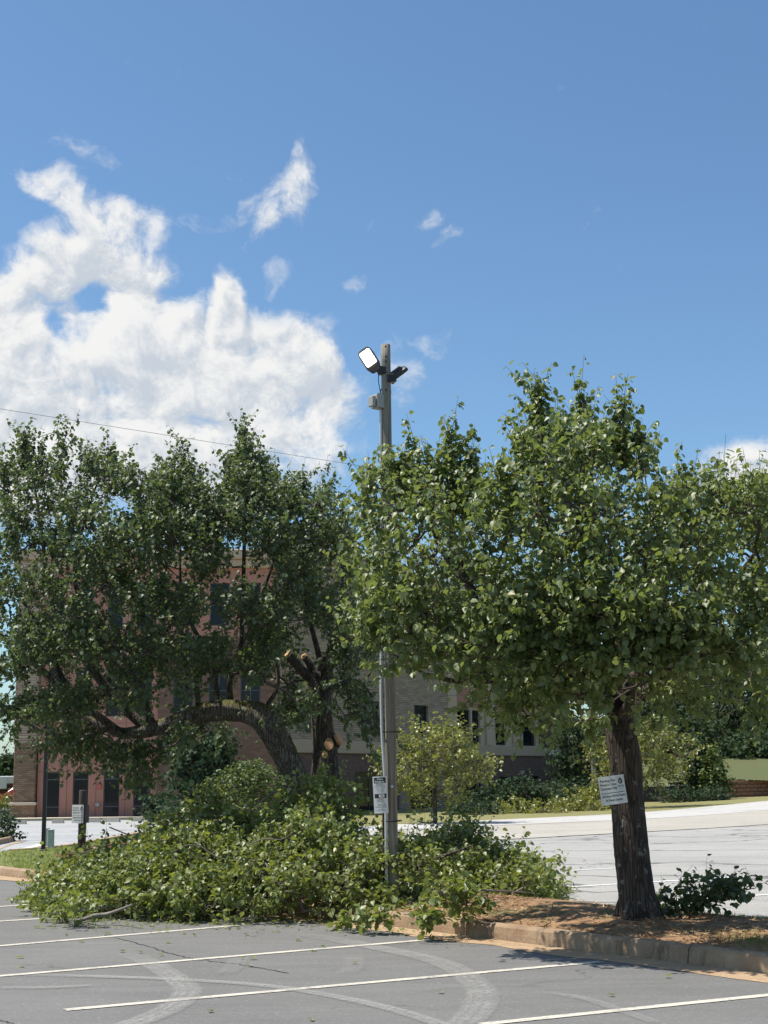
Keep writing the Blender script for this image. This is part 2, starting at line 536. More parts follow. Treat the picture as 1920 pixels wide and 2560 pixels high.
def brickmat(name, c1, c2, mortar, bw=0.30, bh=0.10, ms=0.008):
    m, nt, b, out = newmat(name)
    co = objco(nt)
    sp = nt.new('ShaderNodeSeparateXYZ')
    nt.link(co, sp.inputs[0])
    cb = nt.new('ShaderNodeCombineXYZ')
    nt.link(nt.math('ADD', sp.outputs[0], sp.outputs[1]), cb.inputs[0])
    nt.link(sp.outputs[2], cb.inputs[1])
    br = nt.new('ShaderNodeTexBrick')
    nt.link(cb.outputs[0], br.inputs['Vector'])
    br.inputs['Color1'].default_value = (*c1, 1)
    br.inputs['Color2'].default_value = (*c2, 1)
    br.inputs['Mortar'].default_value = (*mortar, 1)
    br.inputs['Scale'].default_value = 1.0
    br.inputs['Brick Width'].default_value = bw
    br.inputs['Row Height'].default_value = bh
    br.inputs['Mortar Size'].default_value = ms
    br.inputs['Bias'].default_value = 0.0
    c = nt.mix(nt.mr(nt.noise(co, 2.0, 5), 0.3, 0.7, 0, 0.35), br.outputs['Color'], tuple(x * 0.6 for x in c1))
    nt.link(c, b.inputs['Base Color'])
    b.inputs['Roughness'].default_value = 0.9
    nt.link(nt.bump(nt.math('SUBTRACT', 1.0, br.outputs['Fac']), 0.8, 0.02), b.inputs['Normal'])


brickmat('brick_tan', (0.30, 0.205, 0.135), (0.17, 0.105, 0.07), (0.10, 0.075, 0.055))
brickmat('brick_brown', (0.225, 0.130, 0.090), (0.145, 0.080, 0.060), (0.15, 0.115, 0.10))
brickmat('stone_stack', (0.47, 0.36, 0.26), (0.30, 0.22, 0.155), (0.13, 0.10, 0.08), bw=0.7, bh=0.13, ms=0.012)
brickmat('brick_dark', (0.13, 0.065, 0.055), (0.09, 0.048, 0.042), (0.12, 0.09, 0.08))
plain('wall_block', (0.25, 0.125, 0.08), 0.95, var=0.3, scale=5, bump=0.6)


def polewood():
    m, nt, b, out = newmat('pole_wood')
    co = objco(nt)
    v = nt.map(co, scale=(16, 16, 0.35))
    f = nt.noise(v, 2.4, 8, 0.7, 0.8)
    c = nt.mix(nt.mr(f, 0.28, 0.72), (0.085, 0.074, 0.062), (0.41, 0.365, 0.305))
    c = nt.mix(nt.mr(nt.noise(nt.map(co, scale=(1, 1, 0.25)), 3, 4), 0.45, 0.7, 0, 0.6), c, (0.22, 0.21, 0.18))
    nt.link(c, b.inputs['Base Color'])
    b.inputs['Roughness'].default_value = 0.9
    nt.link(nt.bump(f, 0.8, 0.02), b.inputs['Normal'])


polewood()


def paintmat(name, col, wear=0.35):
    m, nt, b, out = newmat(name)
    co = worldco(nt)
    f = nt.noise(co, 26, 6, 0.75)
    f2 = nt.noise(co, 2.2, 4, 0.6)
    wv = nt.math('ADD', nt.math('MULTIPLY', f, 0.6), nt.math('MULTIPLY', f2, 0.4))
    c = nt.mix(nt.mr(wv, 0.36, 0.52, wear, 0.0), col, (0.15, 0.15, 0.15))
    c = nt.mix(nt.mr(f2, 0.4, 0.7, 0, 0.25), c, tuple(x * 0.8 for x in col))
    nt.link(c, b.inputs['Base Color'])
    b.inputs['Roughness'].default_value = 0.85


paintmat('paint_cream', (0.56, 0.52, 0.44), 0.9)
paintmat('paint_white', (0.70, 0.70, 0.69), 0.3)


def scuffmat():
    m, nt, b, out = newmat('tyre_scuff')
    a = nt.new('ShaderNodeAttribute', attribute_name='fade')
    co = worldco(nt)
    f = nt.noise(co, 55, 5, 0.8)
    f2 = nt.noise(co, 3.0, 4, 0.6)
    al = nt.math('MULTIPLY', nt.mr(f, 0.36, 0.58), nt.mr(f2, 0.25, 0.60, 0.45, 0.95))
    al = nt.math('MULTIPLY', al, a.outputs['Fac'])
    b.inputs['Base Color'].default_value = (0.40, 0.39, 0.37, 1)
    b.inputs['Roughness'].default_value = 0.95
    t = nt.new('ShaderNodeBsdfTransparent')
    mx = nt.new('ShaderNodeMixShader')
    nt.link(al, mx.inputs[0])
    nt.link(t.outputs[0], mx.inputs[1])
    nt.link(b.outputs[0], mx.inputs[2])
    nt.link(mx.outputs[0], out.inputs[0])


scuffmat()

# ------------------------------------------------------------------ mesh helpers
def link(o, parent=None):
    COL.objects.link(o)
    if parent is not None:
        o.parent = parent
    return o


def tag(o, label, cat, group=None):
    o['label'] = label
    o['category'] = cat
    if group:
        o['group'] = group
    return o


def setting(o, kind='structure'):
    o['kind'] = kind
    return o


def empty(name, loc=(0, 0, 0), rz=0.0):
    o = bpy.data.objects.new(name, None)
    o.empty_display_size = 0.2
    o.location = loc
    o.rotation_euler = (0, 0, rz)
    COL.objects.link(o)
    return o


class MB:
    def __init__(self):
        self.v = []
        self.f = []
        self.mi = []
        self.cur = 0

    def add(self, V, F):
        o = len(self.v)
        self.v += [tuple(p) for p in V]
        self.f += [tuple(i + o for i in f) for f in F]
        self.mi += [self.cur] * len(F)
        return self

    def box(self, x0, x1, y0, y1, z0, z1):
        V = [(x0, y0, z0), (x1, y0, z0), (x1, y1, z0), (x0, y1, z0), (x0, y0, z1), (x1, y0, z1), (x1, y1, z1), (x0, y1, z1)]
        return self.add(V, [(0, 3, 2, 1), (4, 5, 6, 7), (0, 1, 5, 4), (1, 2, 6, 5), (2, 3, 7, 6), (3, 0, 4, 7)])

    def bbox(self, x0, x1, y0, y1, z0, z1, c=0.01):
        """box with chamfered vertical and top edges (octagonal section stack)"""
        def ring(i, z):
            return [(x0 + i + c, y0 + i, z), (x1 - i - c, y0 + i, z), (x1 - i, y0 + i + c, z), (x1 - i, y1 - i - c, z),
                    (x1 - i - c, y1 - i, z), (x0 + i + c, y1 - i, z), (x0 + i, y1 - i - c, z), (x0 + i, y0 + i + c, z)]
        V = ring(c, z0) + ring(0, z0 + c) + ring(0, z1 - c) + ring(c, z1)
        F = [tuple(range(7, -1, -1)), tuple(range(24, 32))]
        for k in range(3):
            for i in range(8):
                j = (i + 1) % 8
                F.append((k * 8 + i, k * 8 + j, k * 8 + 8 + j, k * 8 + 8 + i))
        return self.add(V, F)

    def tube(self, P, R, n=8, cap=True, jit=0.0, seed=0):
        V, F = tube(P, R, n, cap, jit, seed)
        return self.add(V, F)

    def build(self, name, mat, parent=None, smooth=False, matrix=None):
        me = bpy.data.meshes.new(name)
        me.from_pydata(self.v, [], self.f)
        mats = mat if isinstance(mat, (list, tuple)) else [mat]
        for mm in mats:
            me.materials.append(MATS[mm])
        if len(mats) > 1:
            me.polygons.foreach_set('material_index', self.mi)
        if smooth:
            me.polygons.foreach_set('use_smooth', [True] * len(self.f))
        me.update()
        o = bpy.data.objects.new(name, me)
        if matrix is not None:
            o.matrix_world = matrix
        return link(o, parent)


def tube(P, R, n=8, cap=True, jit=0.0, seed=0):
    P = [Vector(p) for p in P]
    rr = random.Random(seed)
    V, F = [], []
    t0 = (P[1] - P[0]).normalized()
    ref = Vector((1, 0, 0)) if abs(t0.x) < 0.8 else Vector((0, 1, 0))
    a = t0.cross(ref).normalized()
    ph = [rr.uniform(0, 6.28) for _ in range(4)]
    for i, p in enumerate(P):
        t = (P[min(i + 1, len(P) - 1)] - P[max(i - 1, 0)]).normalized()
        a = (a - t * a.dot(t)).normalized()
        bb = t.cross(a)
        for k in range(n):
            th = 2 * math.pi * k / n
            r = R[i]
            if jit:
                r *= 1 + jit * (0.5 * math.sin(3 * th + ph[0] + i * 0.13) + 0.35 * math.sin(7 * th + ph[1] - i * 0.21) + 0.3 * math.sin(13 * th + ph[2] + i * 0.5) + rr.uniform(-0.4, 0.4))
            V.append(p + a * (r * math.cos(th)) + bb * (r * math.sin(th)))
    for i in range(len(P) - 1):
        for k in range(n):
            j = (k + 1) % n
            F.append((i * n + k, i * n + j, (i + 1) * n + j, (i + 1) * n + k))
    if cap:
        F.append(tuple(range(n - 1, -1, -1)))
        F.append(tuple((len(P) - 1) * n + k for k in range(n)))
    return V, F


def catmull(P, m=6):
    P = [Vector(p) for p in P]
    Q = [P[0] * 2 - P[1]] + P + [P[-1] * 2 - P[-2]]
    out = []
    for i in range(1, len(Q) - 2):
        for k in range(m):
            t = k / m
            a, b_, c, d = Q[i - 1], Q[i], Q[i + 1], Q[i + 2]
            out.append(0.5 * ((2 * b_) + (c - a) * t + (2 * a - 5 * b_ + 4 * c - d) * t * t + (3 * b_ - a - 3 * c + d) * t ** 3))
    out.append(P[-1])
    return out


def lerp_list(R, n):
    return [float(np.interp(i / (n - 1) * (len(R) - 1), range(len(R)), R)) for i in range(n)]


def mesh_np(name, V, loops, totals, mat, parent=None, tint=None, smooth=False):
    me = bpy.data.meshes.new(name)
    nf = len(totals)
    me.vertices.add(len(V))
    me.vertices.foreach_set('co', np.ascontiguousarray(V, dtype=np.float32).ravel())
    me.loops.add(len(loops))
    me.loops.foreach_set('vertex_index', np.asarray(loops, dtype=np.int32))
    me.polygons.add(nf)
    st = np.zeros(nf, dtype=np.int32)
    st[1:] = np.cumsum(totals)[:-1]
    me.polygons.foreach_set('loop_start', st)
    me.polygons.foreach_set('loop_total', np.asarray(totals, dtype=np.int32))
    me.materials.append(MATS[mat])
    me.update(calc_edges=True)
    if tint is not None:
        at_ = me.attributes.new('tint', 'FLOAT', 'POINT')
        at_.data.foreach_set('value', np.asarray(tint, dtype=np.float32))
    o = bpy.data.objects.new(name, me)
    return link(o, parent)


LEAF_V = np.array([(0, 0, 0), (0, 0.52, -0.03), (0, 1.0, -0.16), (-0.40, 0.20, 0.10), (-0.41, 0.58, 0.09), (0.40, 0.20, 0.10), (0.41, 0.58, 0.09), (-0.17, 0.86, -0.02), (0.17, 0.86, -0.02)])
LEAF_L = np.array([0, 1, 4, 3, 0, 5, 6, 1, 1, 2, 7, 4, 1, 6, 8, 2])
LEAF_T = np.array([4, 4, 4, 4])
BLADE_V = np.array([(-0.5, 0, 0), (0.5, 0, 0), (0.3, 0.6, 0.05), (-0.3, 0.6, 0.05), (0, 1, 0.16)])
BLADE_L = np.array([0, 1, 2, 3, 3, 2, 4])
BLADE_T = np.array([4, 3])


def unit(A):
    return A / np.maximum(np.linalg.norm(A, axis=-1, keepdims=True), 1e-9)


def scatter(name, P_, D, N, L, W, tint, mat, parent=None, tv=LEAF_V, tl=LEAF_L, tt=LEAF_T):
    n = len(P_)
    D = unit(D)
    X = unit(np.cross(D, N))
    N2 = np.cross(X, D)
    L = np.broadcast_to(L, n)
    W = np.broadcast_to(W, n)
    V = (P_[:, None, :] + X[:, None, :] * (tv[None, :, 0:1] * W[:, None, None]) + D[:, None, :] * (tv[None, :, 1:2] * L[:, None, None])
         + N2[:, None, :] * (tv[None, :, 2:3] * L[:, None, None]))
    k = len(tv)
    loops = (tl[None, :] + (np.arange(n) * k)[:, None]).ravel()
    tot = np.tile(tt, n)
    return mesh_np(name, V.reshape(-1, 3), loops, tot, mat, parent, np.repeat(tint, k))


def tubes_np(segs, n=4):
    """segs: list of (points array (m,3), radii (m)) -> V, loops, totals"""
    VV, LL = [], []
    o = 0
    ang = np.arange(n) * 2 * math.pi / n
    for Pp, Rr in segs:
        Pp = np.asarray(Pp)
        m_ = len(Pp)
        T = np.gradient(Pp, axis=0)
        T = unit(T)
        ref = np.array((0.31, 0.87, 0.38))
        A = unit(np.cross(T, ref))
        B = np.cross(T, A)
        ring = Pp[:, None, :] + np.asarray(Rr)[:, None, None] * (A[:, None, :] * np.cos(ang)[None, :, None] + B[:, None, :] * np.sin(ang)[None, :, None])
        VV.append(ring.reshape(-1, 3))
        i = np.arange(m_ - 1)[:, None] * n
        k = np.arange(n)[None, :]
        j = (k + 1) % n
        q = np.stack([i + k, i + j, i + n + j, i + n + k], axis=-1).reshape(-1, 4) + o
        LL.append(q)
        o += m_ * n
    V = np.concatenate(VV)
    L = np.concatenate(LL)
    return V, L.ravel(), np.full(len(L), 4)


# ------------------------------------------------------------------ tree grower
def grow(limb_nodes, tips, alpha=0.30):
    """attach every tip to the growing skeleton; returns node positions, parent index"""
    N0 = len(limb_nodes)
    pos = np.concatenate([limb_nodes, tips])
    n = len(pos)
    path = np.zeros(n)
    parent = np.full(n, -1)
    un = np.ones(n, bool)
    un[:N0] = False
    d0 = np.linalg.norm(tips[:, None, :] - limb_nodes[None, :, :], axis=2)
    best = np.full(n, np.inf)
    bp = np.zeros(n, int)
    best[N0:] = d0.min(1)
    bp[N0:] = d0.argmin(1)
    order = []
    for _ in range(n - N0):
        c = np.where(un, best, np.inf)
        j = int(c.argmin())
        un[j] = False
        parent[j] = bp[j]
        path[j] = path[bp[j]] + np.linalg.norm(pos[j] - pos[bp[j]])
        order.append(j)
        d = np.linalg.norm(pos - pos[j], axis=1) + alpha * path[j]
        upd = un & (d < best)
        best[upd] = d[upd]
        bp[upd] = j
    return pos, parent, order, N0


def foliage(root, shoots_P, shoots_D, slen, leafL, per, leaf_mat, limb_nodes, twig_mat='twig', droop=0.5, r0=0.0035, tint_bias=0.0, clustered=True, skel=True, spread=0.9, up=0.9, crown_name='crown', branch_name='branches', limbmax=0.05):
    n = len(shoots_P)
    segs = []
    if skel:
        pos, parent, order, N0 = grow(limb_nodes, shoots_P)
        rad = np.full(len(pos), r0)
        acc_ = np.zeros(len(pos))
        for j in reversed(order):
            acc_[j] += r0 ** 2.4
            if parent[j] >= N0:
                acc_[parent[j]] += acc_[j]
        rad = np.minimum(acc_ ** (1 / 2.4), limbmax)
        for j in order:
            p, q = pos[parent[j]], pos[j]
            L = np.linalg.norm(q - p)
            rp = rad[parent[j]] if parent[j] >= N0 else rad[j] * 1.25
            m1 = p + (q - p) * 0.35 + rng.normal(0, 0.05, 3) * L
            m2 = p + (q - p) * 0.7 + rng.normal(0, 0.05, 3) * L
            segs.append((np.array([p, m1, m2, q]), np.array([min(rp, rad[j] * 1.5), rad[j] * 1.15, rad[j] * 1.05, rad[j]])))
    LP, LD, LN = [], [], []
    for i in range(n):
        p = shoots_P[i]
        d = shoots_D[i] / np.linalg.norm(shoots_D[i])
        L = slen * rng.uniform(0.55, 1.35)
        bend = rng.normal(0, 0.16, 3)
        ts = np.linspace(0, 1, 4)
        pts = p[None, :] + d[None, :] * (L * ts)[:, None] + bend[None, :] * (L * ts ** 2)[:, None]
        segs.append((pts, np.array([r0, r0 * 0.8, r0 * 0.6, r0 * 0.35])))
        k = max(3, int(per * L / slen * rng.uniform(0.7, 1.3)))
        t = np.sort(rng.uniform(0.0, 1.0, k))
        base = p[None, :] + d[None, :] * (L * t)[:, None] + bend[None, :] * (L * t ** 2)[:, None]
        a = rng.uniform(0, 2 * math.pi, k)
        ref = np.array((0.3, 0.2, 0.93)) if abs(d[2]) < 0.8 else np.array((0.95, 0.3, 0.1))
        u = np.cross(d, ref)
        u /= np.linalg.norm(u)
        v = np.cross(d, u)
        rad_ = u[None, :] * np.cos(a)[:, None] + v[None, :] * np.sin(a)[:, None]
        ld = d[None, :] * rng.uniform(0.0, 0.5, (k, 1)) + rad_ * spread + np.array((0, 0, -droop))[None, :] * rng.uniform(0.2, 1.6, (k, 1))
        LP.append(base + unit(ld) * leafL * rng.uniform(0.15, 0.5, (k, 1)))
        LD.append(ld)
        nn_ = rng.normal(0, 0.42, (k, 3)) + np.array((0, 0, up)) + rad_ * 0.8
        LN.append(nn_)
    LP = np.concatenate(LP)
    LD = np.concatenate(LD)
    LN = np.concatenate(LN)
    nl = len(LP)
    L = leafL * rng.uniform(0.5, 1.25, nl)
    tint = np.clip(rng.beta(2.2, 2.6, nl) + tint_bias, 0, 1)
    o = np.array(root.location)
    crown = scatter(crown_name, LP - o, LD, LN, L, L * rng.uniform(0.85, 1.08, nl), tint, leaf_mat, root)
    V, Lp, Tt = tubes_np(segs, 4)
    br = mesh_np(branch_name, V - o, Lp, Tt, twig_mat, root)
    return nl


def clump_points(clumps, Y0, center, axes, depth, total, wmul=1.0):
    """clumps: (px, py, rx, ry[, w]) in 1659-wide pixels; several copies through the crown's depth"""
    cop = []
    for c in clumps:
        px, py, rx, ry = c[:4]
        rx, ry = rx * 0.82, ry * 0.80
        if py > 1425 and px < 1160:
            py -= 26
        if py < 1150:
            py += 30
        wgt = c[4] if len(c) > 4 else 1.0
        rr = ((px - center[0]) / axes[0]) ** 2 + ((py - center[1]) / axes[1]) ** 2
        q = math.sqrt(max(0.0, 1 - rr))
        if q < 0.35:
            offs = [random.uniform(-0.25, 0.25)]
        elif q < 0.65:
            offs = [-q * 0.8, q * 0.7]
        else:
            offs = [-q, -q * 0.4, q * 0.35, q * 0.95]
        for k, f in enumerate(offs):
            jx = 0 if len(offs) == 1 else random.uniform(-0.4, 0.4) * rx
            jy = 0 if len(offs) == 1 else random.uniform(-0.35, 0.35) * ry
            cop.append((px + jx, py + jy, rx, ry, Y0 + f * depth, wgt * rx * ry))
    ws = sum(c[5] for c in cop)
    Pp = []
    C = []
    for px, py, rx, ry, Y, wg in cop:
        m_ = max(2, int(round(total * wg / ws)))
        cc = at(px * K, py * K, Y)
        s = K / FPX * Y
        x = unit(rng.normal(0, 1, (m_, 3))) * (rng.uniform(0, 1, (m_, 1)) ** 0.42)
        pts = np.array(cc)[None, :] + x * np.array((rx * s, min(rx, ry) * s * 0.95, ry * s))[None, :]
        Pp.append(pts)
        C.append(np.repeat(np.array(cc)[None, :], m_, 0))
    return np.concatenate(Pp), np.concatenate(C)


def spires(lst, Y0, dens=0.21):
    """upright leaders above the crown: (px, top, foot, half width) in 1659-wide pixels"""
    Pp, D = [], []
    for (px, yt, yb, hw) in lst:
        Y = Y0 + random.uniform(-0.6, 0.6)
        n_ = max(6, int((yb - yt) * dens * (0.45 + hw / 34)))
        for k in range(n_):
            t = random.random() ** 0.85
            y = yt + 58 + (yb - yt) * t
            wd = hw * (0.35 + 0.75 * t)
            c = at((px + random.gauss(0, 0.5) * wd) * K, y * K, Y + random.gauss(0, 0.8) * wd * K * Y / FPX)
            Pp.append(tuple(c))
            D.append((random.gauss(0, 0.30), random.gauss(0, 0.30), 1.0))
    return np.array(Pp), unit(np.array(D))


def keep_clear(Pp, C, Ymax, ellipses):
    """leave gaps in the foliage in front of limbs that stand bare (ellipses in 1659-wide pixels)"""
    d = Pp - np.array((0, 0, H))
    f_ = d @ np.array(F_)
    px = (960 + (d @ np.array(R_)) / f_ * FPX) / K
    py = (1280 - (d @ np.array(U_)) / f_ * FPX) / K
    bad = np.zeros(len(Pp), bool)
    for (cx, cy, rx, ry) in ellipses:
        bad |= (((px - cx) / rx) ** 2 + ((py - cy) / ry) ** 2 < 1) & (Pp[:, 1] < Ymax)
    return Pp[~bad], C[~bad]


def limb_sample(polys, step=0.22, skip=0.0):
    out = []
    for Pp in polys:
        Pp = [Vector(p) for p in Pp]
        for a, b_ in zip(Pp[:-1], Pp[1:]):
            n = max(1, int((b_ - a).length / step))
            for k in range(n):
                out.append(a.lerp(b_, k / n))
        out.append(Pp[-1])
    return np.array([tuple(p) for p in out])

# ================================================================== GROUND
def sheet(name, pts, mat, dz, maxe=1.5):
    """polygon (world xy) laid on the terrain, dz above it"""
    import bmesh
    bm = bmesh.new()
    vs = [bm.verts.new((p[0], p[1], 0)) for p in pts]
    bm.faces.new(vs)
    bmesh.ops.triangulate(bm, faces=bm.faces[:])
    for _ in range(9):
        es = [e for e in bm.edges if e.calc_length() > maxe * max(1.0, (e.verts[0].co.y + e.verts[1].co.y) / 60)]
        if not es:
            break
        bmesh.ops.subdivide_edges(bm, edges=es, cuts=1)
        bmesh.ops.triangulate(bm, faces=[f for f in bm.faces if len(f.verts) > 3])
    for v in bm.verts:
        v.co.z = gh(v.co.x, v.co.y) + dz
    bm.normal_update()
    for f in bm.faces:
        if f.normal.z < 0:
            f.normal_flip()
    me = bpy.data.meshes.new(name)
    bm.to_mesh(me)
    bm.free()
    me.materials.append(MATS[mat])
    o = bpy.data.objects.new(name, me)
    link(o)
    return setting(o)


# terrain sheet to the horizon
xs = [-1500, -900, -500, -300, -200, -140, -100] + list(np.arange(-80, 81, 2.0)) + [100, 140, 200, 300, 500, 900, 1500]
ys = [-60, -30, -10] + list(np.arange(0, 161, 2.0)) + [180, 220, 300, 450, 700, 1100, 2000, 3000]
V = [(x, y, gh(x, y) - 0.03) for y in ys for x in xs]
nx = len(xs)
Fq = [(j * nx + i, j * nx + i + 1, (j + 1) * nx + i + 1, (j + 1) * nx + i) for j in range(len(ys) - 1) for i in range(nx - 1)]
setting(MB().add(V, Fq).build('ground', 'terrain'))

# island frame
G0 = gp(845, 2300)
G1 = gp(1920, 2435)
u = (G1 - G0)
u.z = 0
u.normalize()
v = Vector((-u.y, u.x, 0))
if v.y < 0:
    v = -v
ORG = Vector((G0.x, G0.y, 0))


def isl(a, b_, z=0.0):
    p = ORG + u * a + v * b_
    return Vector((p.x, p.y, gh(p.x, p.y) + z))


def isl_uv(p):
    d = Vector((p[0], p[1], 0)) - ORG
    return d.dot(u), d.dot(v)


KH = 0.15
bk = [isl_uv(gp(1380, 2245, KH)), isl_uv(gp(1920, 2297, KH))]
IW = max(2.4, (bk[0][1] + bk[1][1]) / 2)
print('island', ORG, u, v, 'back v', bk, 'IW', IW)
UA, UB = -7.5, 13.0

# near parking lot
sheet('parking_lot', [(-30, -12), (30, -12), (30, 24), (12, 24.5), (-8, 24.5), (-30, 25.5)], 'asphalt_near', 0.0)
# lot beyond the island, older and paler
farpts = [gp(1150, 2262), gp(1385, 2250), gp(1920, 2300)]
A = isl(-1.0, IW + 0.0)
B = isl(12.5, IW + 0.0)
sheet('old_parking_lot', [(A.x, A.y), (B.x, B.y), (30, B.y + 2), (46, 40), (60, 62), (14, 60), (4, 45), (-4, 38), (-3, 26)], 'asphalt_far', 0.004)
e0, e1 = gp(1090, 2110), gp(1920, 2062)
f0, f1 = gp(1090, 2072), gp(1920, 2026)
d0, d1 = gp(1130, 2056), gp(1920, 2003)


def ext(a, b_, t):
    return a + (b_ - a) * t


sheet('concrete_lane', [tuple(ext(e0, e1, -0.15))[:2], tuple(ext(e0, e1, 1.35))[:2], tuple(ext(f0, f1, 1.35))[:2], tuple(ext(f0, f1, -0.15))[:2]], 'concrete_lane', 0.02)
sheet('concrete_road', [tuple(ext(f0, f1, -0.15))[:2], tuple(ext(f0, f1, 1.35))[:2], tuple(ext(d0, d1, 1.35))[:2], tuple(ext(d0, d1, -0.15))[:2]], 'concrete_white', 0.028)
# grassy bank in front of the brick wing
b0, b1 = gp(900, 2070), gp(1160, 2020)
sheet('grass_bank', [tuple(ext(d0, d1, -0.25))[:2], tuple(ext(d0, d1, 1.35))[:2], (75, 150), (20, 150), (-8, 92), (-9, 70)], 'bank_lawn', 0.012)
# driveway on the left, before the pink wing
sheet('driveway', [(-60, 25.2), (-3.0, 25.2), (2.5, 33), (3, 46), (-2, 60), (-9, 71.5), (-60, 71.5)], 'driveway_grey', 0.004)


def rail(pts, prof, closed=False):
    """sweep profile [(offset to the left of travel, z)] along ground polyline"""
    V, F = [], []
    n = len(prof)
    for i, p in enumerate(pts):
        t = pts[min(i + 1, len(pts) - 1)] - pts[max(i - 1, 0)]
        t = Vector((t.x, t.y, 0)).normalized()
        nrm = Vector((-t.y, t.x, 0))
        for (o_, z_) in prof:
            V.append((p.x + nrm.x * o_, p.y + nrm.y * o_, p.z + z_))
    for i in range(len(pts) - 1):
        for k in range(n - 1):
            F.append((i * n + k, i * n + k + 1, (i + 1) * n + k + 1, (i + 1) * n + k))
    F.append(tuple(range(n)))
    F.append(tuple((len(pts) - 1) * n + k for k in range(n - 1, -1, -1)))
    return V, F


KPROF = [(0.0, -0.03), (0.012, 0.06), (0.028, 0.125), (0.052, 0.147), (0.08, 0.152), (0.15, 0.150), (0.162, 0.13), (0.162, -0.03)]


def kerb(name, pts, seglens, gap=0.012):
    """kerb made of cast lengths laid end to end; travel keeps the planted side on the left"""
    root = empty(name, pts[0])
    setting(root)
    # arclength resample
    d = [0.0]
    for a, b_ in zip(pts[:-1], pts[1:]):
        d.append(d[-1] + (b_ - a).length)
    tot = d[-1]
    s = 0.0
    i = 0

    def pt(x):
        k = max(j for j in range(len(d)) if d[j] <= x + 1e-9)
        k = min(k, len(pts) - 2)
        t = (x - d[k]) / (d[k + 1] - d[k])
        return pts[k].lerp(pts[k + 1], t)
    while s < tot - 0.1:
        L = min(seglens[i % len(seglens)], tot - s)
        m_ = max(3, int(L / 0.22))
        pp = [pt(s + gap / 2 + (L - gap) * k / m_) for k in range(m_ + 1)]
        sh = Vector((0, 0, random.uniform(-0.006, 0.006)))
        V, F = rail([p - root.location + sh + Vector((random.uniform(-1, 1), random.uniform(-1, 1), random.uniform(-1, 1))) * 0.003 for p in pp], KPROF)
        MB().add(V, F).build('kerb_stone', 'kerb_concrete', root, smooth=False)
        s += L
        i += 1
    return root


front = [isl(UA + k * 0.5, 0) for k in range(int((UB - UA) / 0.5) + 1)]
back = [isl(UB - k * 0.5, IW) for k in range(int((UB - UA) / 0.5) + 1)]
nose = [isl(UA + 0.0 - math.sin(t) * IW / 2, IW / 2 + math.cos(t) * IW / 2) for t in np.linspace(0.15, math.pi - 0.15, 9)]
kerb('kerb_front', front, [2.6, 3.05, 1.4, 3.0])
kerb('kerb_back', back, [3.0, 2.7])
kerb('kerb_nose', nose, [1.5])
gut = [isl(UA + k * 0.5, -0.002) for k in range(int((UB - UA) / 0.5) + 1)]
V, F = [], []
for i, p in enumerate(gut):
    wdt = 0.40 + 0.05 * math.sin(i * 1.7) + 0.03 * math.sin(i * 4.1)
    q = p - v * wdt
    m_ = p - v * 0.04
    V += [(p.x, p.y, p.z + 0.004), (q.x, q.y, q.z + 0.004)]
F = [(2 * i, 2 * i + 1, 2 * i + 3, 2 * i + 2) for i in range(len(gut) - 1)]
setting(MB().add(V, F).build('gutter', 'gutter_clay'))

# soil of the island, slightly mounded
nu, nv = 150, 26
V = []
for i in range(nu + 1):
    for j in range(nv + 1):
        a = UA - IW * 0.35 + (UB - UA + IW * 0.35) * i / nu
        bb = 0.155 + (IW - 0.31) * j / nv
        t = j / nv
        p = isl(a, bb)
        z = 0.135 + 0.09 * math.sin(math.pi * t) ** 0.8 + 0.022 * math.sin(a * 2.1 + t * 5) * math.sin(math.pi * t) + 0.012 * random.uniform(-1, 1)
        V.append((p.x, p.y, p.z + z))
F = [(i * (nv + 1) + j, (i + 1) * (nv + 1) + j, (i + 1) * (nv + 1) + j + 1, i * (nv + 1) + j + 1) for i in range(nu) for j in range(nv)]
o = setting(MB().add(V, F).build('planting_bed', 'island_soil', smooth=True))


def soil_z(p):
    a, bb = isl_uv(p)
    t = min(1, max(0, (bb - 0.155) / (IW - 0.31)))
    return gh(p[0], p[1]) + 0.135 + 0.09 * math.sin(math.pi * t) ** 0.8


def soil_gp(px, py):
    q = gp(px, py, 0.26)
    for _ in range(5):
        q = gp(px, py, soil_z(q) - gh(q.x, q.y))
    return q


# straw and leaf litter on the bed
n = 16000
aa = rng.uniform(-2.0, 11.5, n)
bb = rng.uniform(0.12, IW - 0.1, n)
Pp = np.array([tuple(isl(a, b_)) for a, b_ in zip(aa, bb)])
Pp[:, 2] = [soil_z(p) + 0.006 for p in Pp]
th = rng.uniform(0, 2 * math.pi, n)
D = np.stack([np.cos(th), np.sin(th), rng.normal(0, 0.12, n)], 1)
N = np.stack([rng.normal(0, 0.3, n), rng.normal(0, 0.3, n), np.ones(n)], 1)
Ls = rng.uniform(0.03, 0.13, n)
setting(scatter('pine_straw_litter', Pp, D, N, Ls, rng.uniform(0.006, 0.018, n), rng.beta(1.4, 1.4, n), 'straw', None, BLADE_V, BLADE_L, BLADE_T), 'stuff')


def grass(name, Pts, hgt, wid, mat='grass_blade', tb=0.0):
    n = len(Pts)
    th = rng.uniform(0, 2 * math.pi, n)
    D = np.stack([np.cos(th) * 0.45, np.sin(th) * 0.45, np.ones(n)], 1)
    N = np.stack([np.cos(th), np.sin(th), np.zeros(n)], 1)
    L = hgt * rng.uniform(0.5, 1.3, n)
    o = scatter(name, Pts, D, N, L, wid, np.clip(rng.beta(2, 2, n) + tb, 0, 1), mat, None, BLADE_V, BLADE_L, BLADE_T)
    return setting(o, 'stuff')


